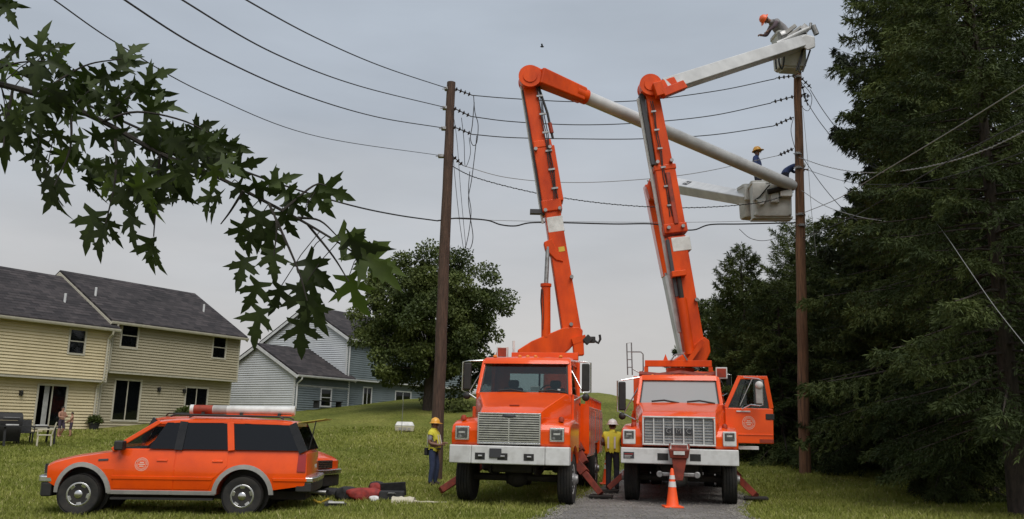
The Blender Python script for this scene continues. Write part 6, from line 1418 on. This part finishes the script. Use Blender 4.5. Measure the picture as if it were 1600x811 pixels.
MB().box(-.6, .6, -.28, .28, 0, .45).build('chest', 'bag_black', sb_, bevel=.02); MB().box(-.63, .63, -.31, .31, .455, .50).build('lid', 'chassis', sb_, bevel=.01)
ac = by_wall(MB2, 2.1, -.7); a_ = empty('garden_bench', ac, E_ANG, 'long dark bench against the slate wall of the low blue wing', 'bench')
for i in range(3): MB().box(-1.1, 1.1, -.22 + i * .15, -.22 + i * .15 + .13, .42, .46).build('slat', 'bag_black', a_)
for x in (-.95, .95): MB().box(x - .04, x + .04, -.2, .2, 0, .42).build('leg', 'bag_black', a_)
for i, (M, s_, z) in enumerate(((MR, 3.25, zt_b + 1.95), (MR, 4.75, zt_b + 1.95), (ML, 4.9, zt_b + 1.45))):
    l_ = M @ Vector((s_, .40, z)); w_ = empty('wall_lantern', l_, E_ANG, ('wall lantern just right of the tall sliding door of the olive house', 'wall lantern left of the right lower window of the olive house', 'wall lantern left of the open sliding door of the tan house')[i], 'lamp', 'wall lanterns')
    MB().box(-.06, .06, -.02, .05, -.10, .10).build('back_plate', 'black', w_); MB().lathe([(.03, .0), (.06, .06), (.07, .2), (.02, .26), (.005, .28)], (0, -.10, -.14), (0, 0, 1), 8).build('lantern', 'black', w_)

# ------------------------------------------------------------------ maple branch hanging into the picture
def leaf_mesh(seed, m_):
    rng = random.Random(seed); hp = [(0, 0), (.10, -.03), (.33, -.11), (.29, .01), (.11, .13), (.24, .20), (.35, .20), (.33, .27), (.54, .45), (.38, .42), (.36, .50), (.25, .42), (.085, .35), (.11, .47), (.22, .55), (.15, .59), (.19, .71), (.10, .71), (.09, .82), (0, 1.06)]
    rib = [(0, .82), (0, .6), (0, .4), (0, .2)]
    bend = rng.uniform(.1, .9); fold = rng.uniform(.05, .9); tw = rng.uniform(-.35, .35)
    b_ = bmesh.new()
    for sg in (-1, 1):
        pts = [(x * sg * rng.uniform(.92, 1.08), y + rng.uniform(-.012, .012) if 0 < y < 1 else y) for x, y in hp] + rib
        vs = [b_.verts.new((x, y, -bend * y * y * .6 + fold * abs(x) * .6 - .7 * max(0, abs(x) - .25) ** 2 + tw * x * y)) for x, y in pts]
        f_ = b_.faces.new(vs if sg > 0 else vs[::-1])
    bmesh.ops.remove_doubles(b_, verts=b_.verts[:], dist=.001); bmesh.ops.triangulate(b_, faces=b_.faces[:])
    me = bpy.data.meshes.new('leaf'); b_.to_mesh(me); b_.free(); me.materials.append(MATS[m_]); me.shade_smooth(); return me
LM = [leaf_mesh(i, 'leaf') for i in range(9)] + [leaf_mesh(20 + i, 'leaf_light') for i in range(4)]
def maple_branch():
    rng = random.Random(12); o0 = at(-60, 118, 2.2)
    rt = empty('maple_branch', o0, 0, 'dark maple branch with lobed leaves hanging in from the upper left', 'branch'); inv = Matrix.Translation(-o0)
    main = [(-60, 118, 2.2), (60, 148, 2.2), (160, 190, 2.22), (250, 240, 2.25), (330, 272, 2.28), (420, 318, 2.32), (480, 350, 2.34), (535, 383, 2.36), (560, 400, 2.37)]
    mp_ = spline([at(*q) for q in main], 6); MB().tube(mp_, [.0095 * (1 - .8 * i / (len(mp_) - 1)) for i in range(len(mp_))], 7).build('limb', 'twig', rt, inv=inv)
    subs = [[(60, 148), (100, 120), (140, 100), (190, 92)], [(-40, 122), (20, 100), (70, 95)], [(160, 190), (215, 175), (290, 190), (350, 222)], [(250, 240), (320, 245), (380, 262)], [(110, 168), (110, 230), (85, 290)], [(180, 205), (180, 280), (165, 350)], [(250, 240), (245, 300), (240, 370)], [(20, 140), (10, 190), (5, 230)],
            [(420, 318), (432, 350), (428, 400)], [(440, 330), (490, 290), (510, 290)], [(480, 350), (520, 400), (545, 440)], [(430, 340), (465, 420), (480, 470)], [(380, 298), (360, 330), (345, 350)], [(465, 340), (500, 345), (530, 372)]]
    for k, sbp in enumerate(subs):
        q = spline([at(x, y, 2.22 + .1 * (x + 40) / 600 + .05 * math.sin(k * 2 + i)) for i, (x, y) in enumerate(sbp)], 5); MB().tube(q, [.0042 * (1 - .6 * i / (len(q) - 1)) for i in range(len(q))], 5).build('twig', 'twig', rt, inv=inv)
    def leaf(px, py, size, tip, Y, face, mi):
        """px,py: petiole end; tip: direction of the leaf tip in degrees (0 right, 90 up, -90 down); face: tilt of the blade"""
        p_ = at(px, py, Y); s_ = size / F_PX * Y * .90
        d = (c_r * math.cos(R(tip)) + c_u * math.sin(R(tip)) + c_f * rng.uniform(-.35, .35)).normalized()
        nrm = (-c_f + c_u * face[0] + c_r * face[1]).normalized(); x_ = d.cross(nrm).normalized(); n_ = x_.cross(d)
        Mx = Matrix((x_, d, n_)).transposed().to_4x4(); o_ = bpy.data.objects.new('leaf', LM[mi]); col.objects.link(o_); o_.parent = rt
        o_.matrix_local = Matrix.Translation(p_ - o0) @ Mx @ Matrix.Scale(s_, 4)
    # (px,py) of the blade base, size, tip angle
    named = [(497, 292, 78, -18), (488, 300, 60, -55), (345, 300, 62, -110), (392, 322, 58, -120), (378, 350, 66, -105), (383, 402, 58, -100), (425, 348, 92, -100), (440, 330, 70, -70), (452, 312, 60, -40), (405, 440, 62, -112), (440, 446, 70, -108), (410, 482, 74, -108), (478, 404, 72, -50), (486, 424, 80, -84), (474, 448, 84, -88), (470, 500, 82, -92), (486, 470, 70, -70),
             (528, 366, 92, -38), (545, 372, 88, -28), (552, 392, 96, -30), (546, 430, 78, -75), (566, 400, 84, -22), (440, 300, 66, -20), (420, 290, 70, 20), (395, 285, 66, -30), (360, 262, 60, 10), (352, 232, 56, -6), (335, 222, 60, -12), (300, 205, 58, 22), (310, 235, 60, -18), (372, 285, 62, -70), (330, 300, 58, -100), (425, 390, 66, -84), (408, 330, 70, -95), (395, 365, 60, -115),
             (192, 98, 62, 62), (182, 110, 54, 35), (60, 88, 60, 75), (75, 80, 42, 40), (30, 80, 56, 165), (225, 125, 60, 20), (215, 140, 62, -12), (232, 165, 58, 5), (8, 5, 60, -60), (-5, -5, 60, -30),
             (235, 372, 66, -95), (240, 380, 60, -80), (162, 352, 70, -100), (150, 330, 76, -108), (165, 340, 60, -70), (85, 292, 70, -95), (72, 270, 74, -75), (100, 285, 70, -120), (20, 205, 70, -110), (10, 190, 64, -70), (205, 330, 74, -85), (60, 230, 70, -95), (225, 290, 70, -70), (265, 270, 66, -55), (285, 262, 62, -85), (270, 290, 60, -40)]
    for (x, y, s_, t) in named:
        leaf(x, y, s_ * rng.uniform(.82, 1.08), t, 2.24 + .12 * max(0, x) / 560 + rng.uniform(-.06, .06), (rng.uniform(-.7, .7), rng.uniform(-.8, .8)), rng.randrange(9) if x < 500 or rng.random() < .35 else 9 + rng.randrange(4))
        if rng.random() < .6:
            q0 = at(x, y, 2.3); j = min(range(len(mp_)), key=lambda i: (mp_[i] - q0).length); pet = [mp_[j], mp_[j].lerp(q0, .5) + Vector((0, 0, .01)), at(x, y, 2.24 + .12 * max(0, x) / 560)]
            if (pet[0] - pet[2]).length < .22: MB().tube(pet, .0014, 4).build('petiole', 'twig', rt, inv=inv)
    top = [(-20, 62), (50, 72), (110, 80), (170, 92), (230, 120), (240, 165), (300, 190), (360, 228), (400, 262)]
    bot = [(-20, 215), (30, 250), (60, 300), (130, 320), (170, 370), (240, 370), (270, 310), (320, 300), (400, 340)]
    def interp(P_, x):
        for (a_, b_), (c_, d_) in zip(P_, P_[1:]):
            if a_ <= x <= c_: return b_ + (d_ - b_) * (x - a_) / (c_ - a_)
        return P_[-1][1]
    n_ = 0
    while n_ < 128:
        x = rng.uniform(-20, 345); t_, b2 = interp(top, x) + 18, interp(bot, x) - 40
        y = t_ + (b2 - t_) * rng.random() ** 1.5
        if (x < 60 and y > 205) or b2 <= t_: continue
        leaf(x, y, rng.uniform(38, 66), rng.gauss(-65, 50), 2.24 + rng.uniform(-.12, .14), (rng.uniform(-1, 1), rng.uniform(-1, 1)), rng.randrange(9) if rng.random() < .86 else 9 + rng.randrange(4)); n_ += 1
maple_branch()
# bird crossing the sky
b_ = MB(); c = Vector((0, 0, 0)); b_.ell((0, 0, 0), (.16, .06, .06), 8, 6); bd = b_.build('body', 'bag_black'); bd.name = 'bird'; bd.location = at(847, 73, 60)
for s_ in (-1, 1): MB().loft([[(-.06, 0, .02), (.08, 0, .02), (.07, 0, .035)], [(-.10, s_ * .30, .10), (.02, s_ * .30, .10), (.01, s_ * .30, .11)]]).build('wing', 'bag_black', bd)
tag(bd, 'tiny dark bird high in the sky above the left boom elbow', 'bird')
